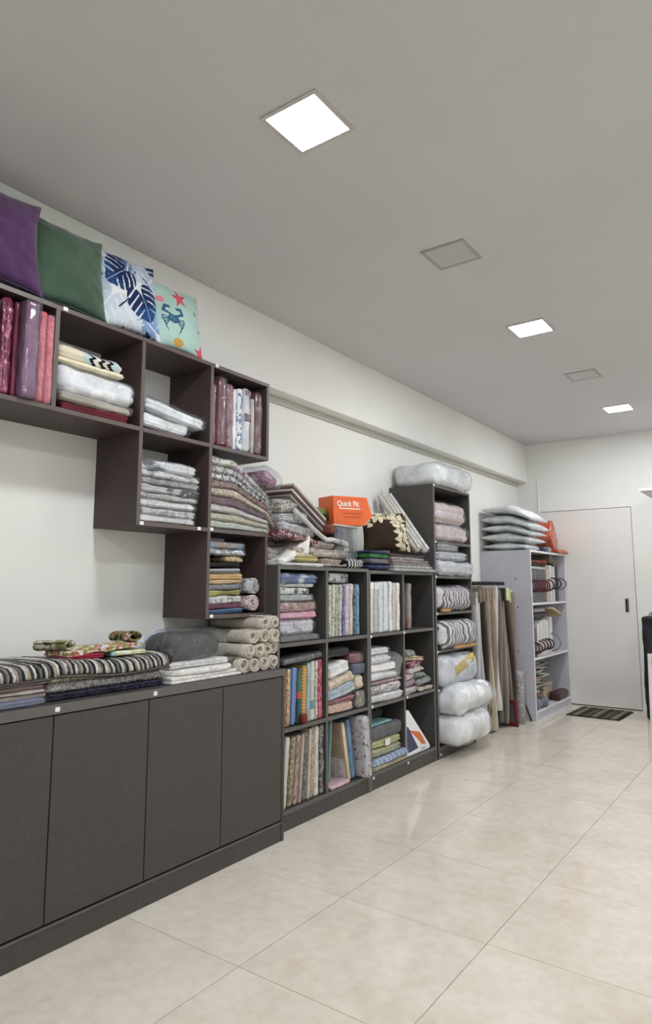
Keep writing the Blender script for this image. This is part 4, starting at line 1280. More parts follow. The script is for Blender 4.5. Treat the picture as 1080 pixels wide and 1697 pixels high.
box('paper_label', -.10, .12, -.0165, -.0152, .004, .13, fab([(.4, (196, 188, 186)), (.6, (220, 214, 212))], scale=30), ob, 0)
box('cream_edge', .1302, .132, -.014, .014, .006, .334, fab((212, 190, 158)), ob, 0)
upright(3.424, .038, .350, fab([(0.4, (60, 118, 158)), (0.6, (88, 148, 184))], scale=10, coat=.7), 'sky blue bagged blanket leaning in the bottom cube', z3 + .002, BXF - .012, .27, -.17, group=G, sleeve='poly', sl=.003)
upright(3.454, .012, .345, fab((90, 76, 120), coat=.6), 'thin violet bagged set beside the sky blue one', z3 + .002, BXF - .02, .27, -.15, group=G)
ob = upright(3.502, .066, .352, fab([(0.0, (206, 200, 200)), (0.54, (136, 34, 60)), (0.58, (206, 200, 200)), (0.70, (136, 34, 60)), (0.76, (206, 200, 200))], scale=26, interp='CONSTANT', coat=.5), 'pale grey bagged quilt with crimson leaf scrolls', z3 + .002, BXF + .05, .30, -.11, group=G, name='bagged_quilt', cat='quilt', sleeve='poly', sl=.004)
pack('flat_pink_pack', 'flat pale pink pack under the teal and beige sets', 'folded linen', (-2.345, 3.255, z3), (.24, .19, .020), fab((206, 170, 178), coat=.6), (0, 0, .02), r=.008, group=G)

G = 'folded goods in the bottom third cube'
stack([(.030, fab([(0.4, (176, 160, 132)), (.6, (196, 184, 160))], coat=.4), 'straw coloured flat pack at the bottom of the third cube', Y2(3.60, 4.03, xf=-2.215)),
       (.040, fab([(0.0, (206, 214, 226)), (0.5, (120, 150, 190))], 'stripe', scale=20, axis=1, dist=1.5, coat=.8), 'blue and white striped pack in clear plastic', Y2(3.60, 4.02, xf=-2.21, sleeve='poly', sl=.006, tilt=.02)),
       (.048, fab((166, 168, 116)), 'lower lime green folded towel', Y2(3.605, 3.97, name='folded_towel', cat='towel', layers=2, sleeve='poly', sl=.004)),
       (.048, fab((174, 176, 124)), 'upper lime green folded towel with white wrapper', Y2(3.605, 3.975, name='folded_towel', cat='towel', layers=2, card=(.0, .025, .06, .04, M['card']))),
       (.085, fab((92, 94, 96), coat=.3), 'grey storage bag on the lime towels', Y2(3.60, 3.99, r=.022, layers=1, name='storage_bag', cat='bag')),
       (.016, fab([(.4, (90, 150, 158)), (.6, (150, 190, 196))], scale=30, coat=.8), 'turquoise pouch lying on the grey storage bag', Y2(3.62, 3.88, xf=-2.25, depth=.16, layers=1, name='pouch', cat='pouch'))],
      BXF, .30, 3.6, 3.99, z3, G, .015)
pack('storage_bag', 'dark grey domed bag behind the turquoise pouch', 'bag', (-2.44, 3.78, z3 + .270), (.20, .30, .055), fab((66, 70, 72)), r=.026, noise=.005)

# white pillow pack with orange sweep and navy panel wedged in the last bottom cube
cw = plain('carton_white', (228, 228, 228), .35, var=.02)
org = plain('carton_orange', (206, 106, 58), .35, var=.03); navy = plain('carton_navy', (40, 48, 88), .35, var=.03)
def slabyz(name, pts, x0, x1, mat, par, bev=0):
    bm = bmesh.new()
    A = [bm.verts.new((x0, p[0], p[1])) for p in pts]; B = [bm.verts.new((x1, p[0], p[1])) for p in pts]
    bm.faces.new(A); bm.faces.new(B[::-1])
    n = len(pts)
    for i in range(n): bm.faces.new((A[i], A[(i + 1) % n], B[(i + 1) % n], B[i]))
    bmesh.ops.recalc_face_normals(bm, faces=list(bm.faces))
    if bev: bmesh.ops.bevel(bm, geom=list(bm.edges), offset=bev, segments=2, affect='EDGES', profile=.5)
    return bmobj(name, bm, mat, par)
cz = empty('pillow_carton', (-2.34, 4.21, z3))
tag(cz, 'white wedge shaped pillow carton with orange sweep and navy panel', 'carton')
def cp(*pts): return [(y - 4.21, z - z3) for y, z in pts]
slabyz('carton_body', cp((4.030, .102), (4.368, .102), (4.385, .118), (4.078, .400), (4.030, .400)), -.16, .105, cw, cz, .004)
slabyz('orange_sweep', cp((4.078, .270), (4.222, .238), (4.272, .192), (4.318, .140), (4.258, .150), (4.178, .206)), .105, .1062, org, cz)
slabyz('navy_panel', cp((4.045, .300), (4.070, .287), (4.205, .134), (4.085, .126), (4.045, .128)), .105, .1062, navy, cz)
slabyz('print_line', cp((4.245, .119), (4.305, .119), (4.305, .125), (4.245, .125)), .105, .1062, plain('carton_print', (120, 100, 150), .4), cz)

# ================================================================ heap on top of the first bookcase
random.seed(37)
TA, TB = 1.3335, 1.3255
G = 'heap on top of the first bookcase'
def heap(lab, loc, size, mat, rot=(0, 0, 0), name='folded_cloth', cat='cloth', **op):
    op.setdefault('r', size[2] * .42); op.setdefault('noise', .005)
    return pack(name, lab, cat, loc, size, mat, rot, group=G, **op)
br = lambda: fl((178, 166, 150), (120, 104, 92), (206, 198, 186), 40)
heap('flat white plastic pack at the front of the bookcase heap', (-2.35, 2.89, TA), (.27, .38, .018), fab((216, 214, 208), coat=.8), layers=1, sleeve='poly', sl=.003)
heap('yellow and olive folded napkins at the front of the heap', (-2.345, 2.94, TA + .020), (.24, .20, .048), fab([(.4, (150, 140, 96)), (.6, (196, 186, 110))], 'stripe', scale=40, axis=2), layers=4)
heap('cream brown napkins on the yellow ones', (-2.35, 2.93, TA + .070), (.23, .20, .040), br(), layers=3)
heap('brown and cream printed bundle in the middle of the heap', (-2.36, 3.16, TA), (.28, .24, .050), br(), (0, 0, .1), layers=4, jit=.01)
heap('second brown and cream printed bundle above the first', (-2.36, 3.13, TA + .052), (.27, .24, .048), br(), (0, 0, -.1), layers=4, jit=.01)
heap('taupe printed bundle higher in the middle of the heap', (-2.37, 3.12, TA + .102), (.26, .22, .050), fl((150, 138, 130), (100, 88, 84), (190, 180, 170), 36), (.05, 0, .06), layers=3, jit=.01)
heap('zebra striped bundle at the edge of the clear bin', (-2.26, 3.42, TA), (.08, .20, .055), fab([(0, (40, 40, 42)), (.5, (196, 194, 190))], 'stripe', scale=34, axis=1, dist=2.5, interp='CONSTANT'), layers=2, noise=.008)
heap('mauve grey bundle beside the zebra striped one', (-2.255, 3.27, TA + .052), (.07, .17, .055), fl((150, 138, 140), (110, 100, 104), (180, 172, 172)), (0, 0, 0), layers=3, noise=.006)
heap('grey printed linen under the white draped cloth', (-2.42, 2.80, TA + .020), (.20, .18, .085), fl((176, 172, 168), (120, 118, 118), (206, 202, 198)), layers=4)
heap('maroon and white printed strip across the heap', (-2.34, 2.90, TA + .135), (.22, .40, .032), fl((112, 26, 44), (206, 190, 190), (84, 16, 34), 34), (-.12, 0, .05), layers=2)
heap('white grey packs behind the maroon strip', (-2.42, 2.93, TA + .175), (.28, .30, .060), fl((206, 202, 200), (150, 146, 146), (222, 220, 218)), (-.1, 0, 0), layers=4, sleeve='poly', sl=.006)
heap('upper white grey packs leaning on the sliding pile', (-2.43, 2.92, TA + .240), (.27, .24, .060), fl((212, 208, 204), (140, 136, 134), (224, 222, 220)), (.1, 0, 0), layers=4, sleeve='poly', sl=.006)
heap('black and cream folded linens propping the striped boards', (-2.42, 2.885, TA + .305), (.24, .16, .080), fl((200, 194, 184), (90, 86, 84), (214, 210, 202), 30), (.18, 0, 0), layers=6, jit=.006)
# white cloth draped to the front
yy = np.linspace(0, 1, 22); V = []; F = []
for i, t in enumerate(yy):
    for j in range(13):
        s_ = j / 12
        y = 2.705 + .255 * t + .02 * math.sin(s_ * 4)
        z = TA + .022 + .150 * t + .008 * math.sin(j * 1.1 + t * 4)
        x = -2.40 + .168 * min(s_, .75) / .75 + .008 * math.sin(t * 7)
        if s_ > .7: z -= (s_ - .7) * .26 * (0.4 + t)
        V.append((x + 2.32, y - 2.84, max(z, TA + .019) - TA))
for i in range(21):
    for j in range(12):
        a = i * 13 + j; F.append((a, a + 13, a + 14, a + 1))
dc = mesh('draped_cloth', V, F, fab((228, 226, 218)), None, (-2.32, 2.84, TA))
sm_ = dc.modifiers.new('thickness', 'SOLIDIFY'); sm_.thickness = .008; sm_.offset = 1
tag(dc, 'plain white cloth draped down the front of the heap', 'cloth', G)
# leaning bundle of striped boards
bs = empty('blind_sample_bundle', (-2.40, 3.06, 1.665), (-.47, 0, .06))
tag(bs, 'leaning bundle of grey and maroon striped flat blinds', 'blind samples', G)
bcol = [fab(c) for c in ((150, 144, 136), (96, 60, 66), (206, 202, 194), (112, 76, 78), (190, 186, 178))]
for k in range(5):
    box('slat', -.12, .10, -.215, .215 - k * .012, -.045 + k * .018, -.031 + k * .018, bcol[k], bs, .002)
tb = tube('paper_tube', [(-2.27, 2.87, 1.645), (-2.265, 2.95, 1.598), (-2.26, 3.04, 1.545), (-2.25, 3.11, 1.505), (-2.25, 3.15, 1.492), (-2.25, 3.20, 1.497), (-2.25, 3.27, 1.490)], .014, fab((196, 194, 190), bump=.2), sides=14)
tag(tb, 'bent pale grey rolled sleeve lying over the heap', 'tube', G)
heap('rust brown cloth tucked under the striped blinds', (-2.33, 3.245, 1.535), (.14, .09, .06), fab((120, 66, 48)), (.3, 0, .2), layers=2)
heap('small silver wrapped parcel beside the bin', (-2.265, 3.33, 1.462), (.05, .075, .036), fab((170, 170, 172), coat=.8), (-.25, 0, 0), layers=1)

# green storage box at the wall
gb = pack('storage_box', 'dark green fabric box with lime rim behind the orange carton', 'box', (-2.50, 3.41, TA), (.16, .23, .375), fab((64, 92, 58)), r=.012, noise=.002, group=None)
box('lime_rim', -.082, .082, -.117, .117, .335, .378, fab((136, 166, 84)), gb, .006)

# clear bin with cloths, orange carton on it
bn = empty('clear_bin', (-2.385, 3.43, TA))
tag(bn, 'clear grey plastic bin of dark cloths under the orange carton', 'bin')
bp = plastic('bin_plastic', (244, 246, 246), haze=.05, bump=.2, scale=30)
o = bn.location
bw0, bw1, by0, by1, bh = -2.470, -2.30, 3.305, 3.555, .262
box('wall_panel', bw1 - .004, bw1, by0, by1, TA, TA + bh, bp, bn, .001, o)
box('wall_panel', bw0, bw0 + .004, by0, by1, TA, TA + bh, bp, bn, .001, o)
box('wall_panel', bw0, bw1, by0, by0 + .004, TA, TA + bh, bp, bn, .001, o)
box('wall_panel', bw0, bw1, by1 - .004, by1, TA, TA + bh, bp, bn, .001, o)
box('base_panel', bw0, bw1, by0, by1, TA, TA + .004, bp, bn, .001, o)
rp = plain('bin_rim', (186, 186, 182), .4)
tube('rim', [(bw1 + .004 - o.x, by0 - .004 - o.y, bh), (bw1 + .004 - o.x, by1 + .004 - o.y, bh), (bw0 - .004 - o.x, by1 + .004 - o.y, bh), (bw0 - .004 - o.x, by0 - .004 - o.y, bh)], .006, rp, bn, closed=True, sides=6)
G2 = 'cloths in the clear bin'
pack('folded_cloth', 'dark olive cloth with white half moon in the bin', 'cloth', (-2.385, 3.43, TA + .10), (.14, .22, .06), fab((52, 56, 44)), r=.02, noise=.006, group=G2, card=(.02, .03, .05, .04, fab((206, 210, 196))))
pack('folded_cloth', 'emerald and blue scarf bundled in the bin', 'cloth', (-2.385, 3.43, TA + .045), (.145, .225, .055), fab([(.4, (40, 96, 60)), (.5, (60, 110, 150)), (.6, (70, 130, 70)), (.7, (150, 150, 70))], scale=18), r=.02, noise=.008, group=G2)
pack('folded_cloth', 'grey cloth at the bottom of the bin', 'cloth', (-2.385, 3.43, TA + .005), (.15, .23, .038), fab((140, 136, 134)), r=.015, noise=.004, group=G2)
pack('folded_cloth', 'navy blue cloth stuffed under the orange carton', 'cloth', (-2.385, 3.385, TA + .165), (.15, .14, .09), fab((40, 46, 96)), r=.02, noise=.006, group=G2, layers=4, laxis=1)
# orange carton
oc = empty('mattress_protector_carton', (-2.375, 3.545, TA + .273), (0.035, 0, -.28))
tag(oc, 'bright orange carton with white lettering on the clear bin', 'carton')
orm = plain('orange_print', (222, 100, 44), .4, var=.04); ors = plain('orange_side', (196, 88, 46), .45, var=.1, vscale=20)
slabyz('carton_body', [(-.165, .0), (.085, .0), (.158, .060), (.118, .185), (-.165, .185)], -.075, .075, orm, oc, .003)
slabyz('side_print', [(-.1665, .03), (-.1655, .03), (-.1655, .09), (-.1665, .09)], -.05, .03, plain('side_picture', (120, 70, 60), .5, var=.3, vscale=40), oc)
def lettering(txt, size, loc, mat, par, rot=(math.pi / 2, 0, math.pi / 2), name='lettering'):
    cu = bpy.data.curves.new('lettering_curve', 'FONT')
    cu.body = txt; cu.size = size; cu.extrude = .0006; cu.offset = .0009; cu.resolution_u = 3
    tmp = bpy.data.objects.new('lettering_curve', cu); COL.objects.link(tmp)
    bpy.context.view_layer.update()
    dg = bpy.context.evaluated_depsgraph_get()
    me = bpy.data.meshes.new_from_object(tmp.evaluated_get(dg))
    bpy.data.objects.remove(tmp); bpy.data.curves.remove(cu)
    me.materials.clear(); me.materials.append(mat)
    ob = bpy.data.objects.new(name, me); ob.location = loc; ob.rotation_euler = rot
    return link(ob, par)
lw_ = plain('white_print', (240, 236, 230), .5)
lettering('Quick Fit', .048, (.0757, -.135, .122), lw_, oc)
slabyz('print_line', [(-.118, .104), (.058, .104), (.058, .110), (-.118, .110)], .075, .0757, lw_, oc)
lo_ = plain('dark_orange_print', (176, 70, 26), .5)
slabyz('print_line', [(-.085, .072), (.070, .072), (.070, .080), (-.085, .080)], .075, .0757, lo_, oc)
slabyz('print_line', [(-.080, .050), (.050, .050), (.050, .057), (-.080, .057)], .075, .0757, lo_, oc)

# ================================================================ on top of the second bookcase
G = 'flat packs on top of the second bookcase'
stack([(.040, fab([(.4, (44, 50, 92)), (.6, (66, 72, 116))], scale=14), 'navy folded cloth at the bottom by the clear bin', Y2(3.575, 3.80, depth=.24)),
       (.034, fab((98, 96, 104)), 'grey folded cloth between navy and green', Y2(3.575, 3.81, depth=.24)),
       (.030, fab([(.4, (36, 96, 52)), (.6, (60, 130, 74))], scale=10), 'bright green folded cloth on the second bookcase', Y2(3.57, 3.82, depth=.24)),
       (.016, fab((58, 56, 96)), 'thin navy violet cloth on top of the green one', Y2(3.58, 3.79, depth=.22))], -2.215, .24, 3.57, 3.8, TB + .001, G, .03)
pat = lambda: fl((150, 140, 138), (96, 84, 86), (196, 190, 186), 46)
PK = [(.018, fab((190, 188, 184), coat=.9), 'clear bagged grey cloth hanging over the bookcase front edge'), (.020, fl((196, 192, 186), (90, 88, 88), (210, 206, 202), 60), 'black and white woven pack low in the flat pile'), (.018, pat(), 'brown grey printed pack in the flat pile'),
      (.016, fl((160, 130, 130), (120, 80, 84), (196, 184, 182), 50), 'rose brown printed pack in the flat pile'), (.018, pat(), 'grey brown printed pack second from the top of the flat pile'), (.020, fab((74, 62, 60), coat=.4), 'dark brown folded pack under the brown leaf cushion')]
stack([(h, m, lab, Y2(3.835 + random.uniform(0, .02), 4.44 - random.uniform(0, .03) - (i * .02), xf=-2.19 - .008 * i, depth=.32, sleeve='poly' if i in (0, 1, 3) else None, sl=.004, layers=2)) for i, (h, m, lab) in enumerate(PK)], -2.2, .32, 3.83, 4.44, TB + .001, G, .01)
cushion('scatter_cushion', 'dark brown cushion with embroidered cream leaves beside the tall bookcase', 'cushion', (-2.322, 3.975, TB + .130), 0.40, 0.29, 0.11, pl_, (0.02, -.16, -.42), n=130, paint=paint_leaves)
ph = upright(3.655, .030, .250, fab([(0.0, (84, 140, 190)), (0.35, (206, 212, 216)), (0.6, (226, 224, 220)), (.8, (196, 160, 146))], 'stripe', scale=4.2, axis=2, dist=.7, coat=.7), 'blue and white photo print bag leaning beside the carton', TB + .125, -2.33, .18, -.20, name='photo_bag', cat='bedding set')
ph.rotation_euler = (.20, 0, -.55)
# two long rolls leaning on the tall bookcase
def lean_roll(lab, p0, p1, R, mat):
    a = Vector(p0); b = Vector(p1); d = (a - b)
    q = d.to_track_quat('X', 'Z')
    o = roll('fabric_roll', lab, 'fabric roll', a, d.length, R, mat, turns=2.4, r0=.2, group='fabric rolls leaning beside the tall bookcase')
    o.rotation_euler = q.to_euler()
    V, F = [], []
    n = 14
    for s in range(9):
        x = -d.length - .03 + (d.length + .05) * s / 8
        for k in range(n):
            th = 2 * math.pi * k / n
            rr = R + .006 + .002 * math.sin(s * 2.3 + k * 2.1)
            if s in (0, 8): rr *= .75
            V.append((x, rr * math.cos(th), rr * math.sin(th)))
    for s in range(8):
        for k in range(n):
            F.append((s * n + k, s * n + (k + 1) % n, (s + 1) * n + (k + 1) % n, (s + 1) * n + k))
    mesh('plastic_wrap', V, F, M['poly'], o)
lean_roll('cream fabric roll in plastic leaning against the wall', (-2.290, 4.345, 1.485), (-2.540, 4.250, 1.900), .030, fl((232, 222, 204), (214, 202, 182), (238, 230, 214), 40))
lean_roll('off white fabric roll in plastic leaning against the tall bookcase', (-2.265, 4.425, 1.485), (-2.525, 4.330, 1.905), .032, fl((238, 234, 226), (220, 214, 204), (240, 238, 232), 40))

# ================================================================ tall bookcase bedding
G = 'padded bedding bags in the tall bookcase'
TZ = (0.081, 0.486, 0.761, 1.036, 1.306, 1.566)
def padded(lab, yc, w, h, z, mat, xf=-2.21, depth=.34, **op):
    op.setdefault('r', h * .38); op.setdefault('noise', .010); op.setdefault('nfreq', 8); op.setdefault('layers', 2); op.setdefault('groove', .012); op.setdefault('sleeve', 'poly')
    return pack('bagged_comforter', lab, 'comforter', (xf - depth / 2, yc, z), (depth, w, h), mat, group=G, res=.02, **op)
pk1 = fab([(0.0, (206, 160, 148)), (0.3, (222, 196, 186)), (0.55, (196, 176, 182)), (.75, (226, 212, 204))], 'zigzag', scale=15, axis=2, freq=16, amp=.6, coat=.6)
pk2 = fl((222, 204, 198), (196, 160, 156), (206, 200, 206), 22)
zeb = lambda a, b: fab([(0.0, a), (0.36, a), (0.46, b), (0.92, b), (1.0, a)], 'stripe', scale=19, axis=1, dist=3.0, coat=.3)
padded('pale pink flecked comforter at the bottom of the top compartment', 4.812, .565, .135, TZ[5], pk2)
padded('peach and mauve zigzag comforter on top of the pale pink one', 4.795, .53, .165, TZ[5] + .140, pk1)
padded('white quilt with silver leaf print in the second compartment', 4.83, .60, .115, TZ[4], fl((216, 216, 218), (184, 184, 190), (226, 226, 228), 24), xf=-2.19)
padded('silver striped quilt folded on the white one', 4.80, .52, .070, TZ[4] + .118, zeb((176, 178, 182), (206, 208, 208)))
padded('grey folded quilt on top in the second compartment', 4.71, .34, .045, TZ[4] + .190, fab((150, 152, 156), coat=.5))
ob = padded('mauve zebra striped comforter with orange base edge', 4.815, .58, .195, TZ[3], zeb((84, 70, 78), (222, 212, 216)), xf=-2.195)
box('orange_edge', .150, .168, -.26, -.12, .002, .022, fab((186, 134, 72)), ob, .002)
ob = padded('grey zebra striped comforter with orange front strip', 4.835, .62, .205, TZ[2], zeb((84, 86, 88), (226, 226, 222)), xf=-2.165)
box('orange_edge', .150, .171, -.14, .25, .002, .018, fab((186, 134, 72)), ob, .002)
ob = padded('white comforter with yellow patch in a clear bag', 4.825, .62, .235, TZ[1], fab((222, 223, 224), bump=.5, bscale=20), xf=-2.165, r=.09, layers=0)
yp = rbox(.02, .36, .07, .01, 4, 16, 6, 77, .004, 12)
mesh('yellow_patch', yp[0], yp[1], fab([(.4, (206, 172, 70)), (.6, (222, 192, 96))], scale=14), ob, (.164, .04, .12), (.22, -.08, 0))
padded('lower white duvet in a clear bag bulging out at the floor', 4.815, .60, .215, TZ[0], fab((250, 246, 238), bump=.7, bscale=22), xf=-2.05, depth=.46, r=.095, layers=0, noise=.016, sleeve='poly_hazy', sl=.010)
padded('upper white duvet in a knotted clear bag bulging out', 4.845, .62, .200, TZ[0] + .218, fab((250, 249, 245), bump=.7, bscale=22), xf=-2.05, depth=.44, r=.095, layers=0, noise=.016, sleeve='poly_hazy', sl=.012)
tl = bpy.data.objects[[o_.name for o_ in COL.objects if o_.get('label', '').startswith('upper white duvet')][0]]
tube('bag_tail', [(.16, .26, .10), (.17, .33, .09), (.18, .39, .085), (.185, .43, .08)], [.085, .060, .030, .006], M['poly_hazy'], tl, sides=12)
tp = pack('bagged_comforter', 'large white duvet in a clear bag lying on the tall bookcase', 'comforter', (-2.375, 4.80, 1.991), (.40, .60, .165), fab((232, 233, 229), bump=.5, bscale=20), (0, 0, 0), r=.06, layers=0, noise=.012, nfreq=7, sleeve='poly', sl=.020)

# ================================================================ hanging sample rail between the tall bookcase and the lilac unit
rl = empty('sample_rail', (-2.33, 5.67, 1.25))
tag(rl, 'black wall rail with hooks carrying curtain samples', 'rail')
o = rl.location
tube('rod', [(0, -.49, 0), (0, .47, 0)], .012, M['black'], rl, sides=10)
for k in range(2):
    box('bracket', X0, -2.33, 5.24 + k * .80, 5.26 + k * .80, 1.238, 1.262, M['black'], rl, .001, o)
for k in range(20):
    y = -.47 + k * .048
    pts = [(.0 + .017 * math.cos(a), y, .017 * math.sin(a)) for a in np.linspace(-.6, math.pi + .9, 10)]
    tube('hook', pts, .0038, M['black'], rl, sides=5)
G = 'curtain samples hanging on the rail'
SM = [(5.215, .050, 1.17, .08, (150, 142, 134), (176, 174, 172), 'grey sample with taupe header against the tall bookcase', .0),
      (5.285, .030, 1.19, .10, (130, 116, 100), (190, 190, 190), 'slim silver sample with brown header', .01),
      (5.345, .055, 1.20, .12, (128, 112, 96), (48, 42, 38), 'black brown sample under a tan header', .01),
      (5.405, .034, 1.20, .10, (136, 120, 102), (166, 152, 128), 'sand coloured sample beside the black brown one', .0),
      (5.455, .038, 1.20, .02, (142, 126, 106), (182, 168, 142), 'pale sand sample with tan header', .02),
      (5.510, .034, 1.20, .04, (150, 132, 112), (158, 132, 120), 'rosy beige sample in the middle of the rail', .03),
      (5.560, .030, 1.22, .16, (196, 194, 192), (200, 198, 194), 'narrow white sample hanging proud on the rail', .05),
      (5.610, .036, 1.20, .05, (36, 36, 40), (128, 126, 118), 'grey green sample with black clip', .06),
      (5.665, .036, 1.20, .03, (40, 38, 40), (150, 138, 124), 'mushroom sample beside the black clip', .06),
      (5.720, .044, 1.20, .05, (34, 34, 36), (134, 120, 108), 'cocoa sample with black header', .07),
      (5.790, .060, 1.20, .10, (206, 206, 150), (66, 48, 50), 'maroon brown sample under a lime header card', .085),
      (5.860, .060, 1.18, .10, (212, 210, 160), (140, 122, 106), 'brown lace sample at the end of the rail', .11)]
for (y, th, zt, zb, hc, bc, lab, ln) in SM:
    y = 5.205 + (y - 5.205) * 1.24
    hgt = zt - zb
    wv = random.uniform(0, 6)
    def wave(V, hgt=hgt, wv=wv, ln=ln):
        V = V.copy(); t = 1 - V[:, 2] / hgt
        V[:, 1] += .010 * np.sin(V[:, 0] * 40 + wv) * (0.3 + t) + .012 * np.sin(t * 5 + wv) * t + ln * t * hgt
        V[:, 0] += .015 * np.sin(t * 4 + wv)
        return V
    mt_ = fab([(0.35, tuple(x * .82 for x in bc)), (0.65, tuple(min(255, x * 1.1) for x in bc))], 'noise', scale=9, stretch=(1, 1, .12), coat=.15)
    ob = pack('curtain_sample', lab, 'curtain sample', (-2.33, y, zb), (.24, th, hgt), mt_, r=min(.012, th * .35), noise=.002, nfreq=9, group=G, deform=wave, res=.04)
    box('header_card', -.122, .122, -th / 2 - .003, th / 2 + .003, hgt - .10, hgt + .012, fab(hc), ob, .003)
    tube('hanger_hook', [(0, 0, hgt + .010), (0, 0, 1.262 - zb)], .003, M['steel'], ob, sides=5)

G = 'things standing under the sample rail'
lr = roll('fabric_roll', 'plastic wrapped grey fabric roll standing beside the lilac unit', 'fabric roll', (-2.20, 6.10, .46), .455, .045, fl((176, 168, 162), (130, 120, 114), (196, 192, 188), 20), (0, -math.pi / 2, 0), turns=2.2, r0=.3)
mesh('plastic_wrap', [( -.455 + .455 * s / 6, (.054 + .003 * math.sin(s * 3 + k)) * math.cos(2 * math.pi * k / 12), (.054 + .003 * math.cos(s * 2 + k * 2)) * math.sin(2 * math.pi * k / 12)) for s in range(7) for k in range(12)],
     [(s * 12 + k, s * 12 + (k + 1) % 12, (s + 1) * 12 + (k + 1) % 12, (s + 1) * 12 + k) for s in range(6) for k in range(12)], M['poly'], lr)
rf = empty('red_board', (-2.25, 5.93, 0), (0.10, 0, -.15))
tag(rf, 'red framed board leaning at the floor under the samples', 'board')
redm = plain('red_paint', (104, 32, 28), .55)
box('bottom_rail', -.10, .10, -.012, .012, 0, .035, redm, rf, .002); box('top_rail', -.10, .10, -.012, .012, .205, .230, redm, rf, .002)
box('side_rail', -.10, -.075, -.012, .012, .035, .205, redm, rf, .002); box('side_rail', .075, .10, -.012, .012, .035, .205, redm, rf, .002)
box('panel', -.075, .075, -.003, .003, .035, .205, fab((96, 92, 100)), rf, 0)
pack('navy_bag', 'dark navy bag on the floor under the samples', 'bag', (-2.36, 5.80, 0), (.22, .18, .30), fab((38, 44, 68), coat=.3), r=.05, noise=.012, nfreq=9)
pack('brown_sack', 'brown paper sack on the floor beside the white duvets', 'sack', (-2.36, 5.58, 0), (.24, .16, .22), fab((120, 104, 90)), r=.03, noise=.01, nfreq=10)
bk = tube('black_rod', [(-2.135, 6.215, .004), (-2.215, 6.232, .20)], .008, M['black'], sides=8)
tag(bk, 'short black rod leaning against the lilac unit side', 'rod')

# ================================================================ lilac unit contents
G = 'fabric sample books with handles'
hmar = plain('maroon_handle', (92, 26, 44), .35); hblk = plain('black_handle', (34, 32, 34), .4); hgrey = plain('grey_handle', (120, 120, 122), .4)
def book(lab, y, th, h, z, cov, hm, xf=-2.13, depth=.36, lean=0.0, hz=.5, hr=.055, out=.05):
    e = empty('sample_book', (xf - depth / 2, y, z), (-lean, 0, 0))
    tag(e, lab, 'sample book', G)
    box('cover', -depth / 2, depth / 2, -th / 2, -th / 2 + .003, 0, h, cov, e, .001)
    box('cover', -depth / 2, depth / 2, th / 2 - .003, th / 2, 0, h, cov, e, .001)
    box('swatch_block', -depth / 2 + .004, depth / 2 - .006, -th / 2 + .003, th / 2 - .003, .004, h - .004, fab((150, 146, 142)), e, .001)
    box('spine', depth / 2 - .006, depth / 2, -th / 2 + .003, th / 2 - .003, .002, h - .002, cov, e, .001)
    if hm:
        pts = [(depth / 2 + out * math.sin(a), 0, h * hz - hr * math.cos(a)) for a in np.linspace(0, math.pi, 12)]
        tube('handle', pts, .0075, hm, e, sides=6)
    return e
cg = plain('book_grey', (98, 98, 100), .5, var=.1, vscale=20); cw_ = plain('book_white', (214, 212, 208), .5, var=.05); cpk = plain('book_beige', (196, 176, 164), .5); cbk = plain('book_black', (36, 34, 36), .45)
ordn = ('first', 'second', 'third', 'fourth', 'fifth', 'sixth', 'seventh')
for k in range(7):
    book('grey sample book with maroon handle, %s from the lilac side panel' % ordn[k], 6.315 + k * .072, .060, .315, 1.0735, cg, hmar)
book('pale pink sample book with black handle after the grey ones', 6.845, .070, .33, 1.0735, cpk, hblk, out=.06)
book('tall white sample book with black handle on the upper shelf', 6.945, .060, .37, 1.0735, cw_, hblk, out=.07)
book('white sample book leaning on the upper shelf near the end', 7.040, .050, .36, 1.0735, cw_, hblk, lean=.05, out=.07)
book('thin grey sample book with wire handle at the end', 7.18, .030, .36, 1.0735, cg, hgrey, lean=.03, out=.085, hr=.06)
G = 'folders lying on the upper row of sample books'
stack([(.030, fab((206, 204, 198)), 'white flat folder across the grey sample books', Y2(6.29, 6.80)), (.026, fab((60, 52, 52)), 'dark flat folder on the white one', Y2(6.29, 6.78)), (.034, fab([(.45, (180, 70, 66)), (.55, (96, 62, 48)), (.7, (150, 120, 90))], scale=8), 'red and brown swatch folder on top of the upper row', Y2(6.29, 6.86))], -2.125, .36, 6.3, 6.8, 1.392, G, .02)
pack('swatch_bundle', 'brown swatch bundle tilting at the end of the upper row', 'swatches', (-2.27, 7.05, 1.462), (.28, .26, .060), fab([(.4, (96, 80, 66)), (.6, (150, 140, 124))], 'stripe', scale=50, axis=2), (-.28, 0, 0), layers=6, r=.01)
G = 'fabric sample books with handles'
Z2_ = .5635
for k, (cov, hm, y, th, h) in enumerate(((cbk, hblk, 6.32, .065, .30), (cg, hmar, 6.40, .065, .27), (cw_, hmar, 6.49, .070, .31), (cw_, hblk, 6.58, .070, .33), (cw_, hblk, 6.67, .070, .34), (cw_, hblk, 6.76, .070, .33), (cw_, hgrey, 6.88, .090, .36))):
    book(('black sample book against the side panel on the middle shelf', 'grey sample book with low maroon handle on the middle shelf', 'white sample book with maroon handle on the middle shelf', 'white sample book with black handle beside the maroon handled one',
          'white sample book with black handle in the middle of the middle shelf', 'white sample book with black handle beside the thick one', 'thick white sample book with a wide grey handle on the middle shelf')[k], y, th, h, Z2_, cov, hm, hz=.30, out=.06 if k < 6 else .09, hr=.05 if k < 6 else .085)
G = 'folders lying over the middle shelf books'
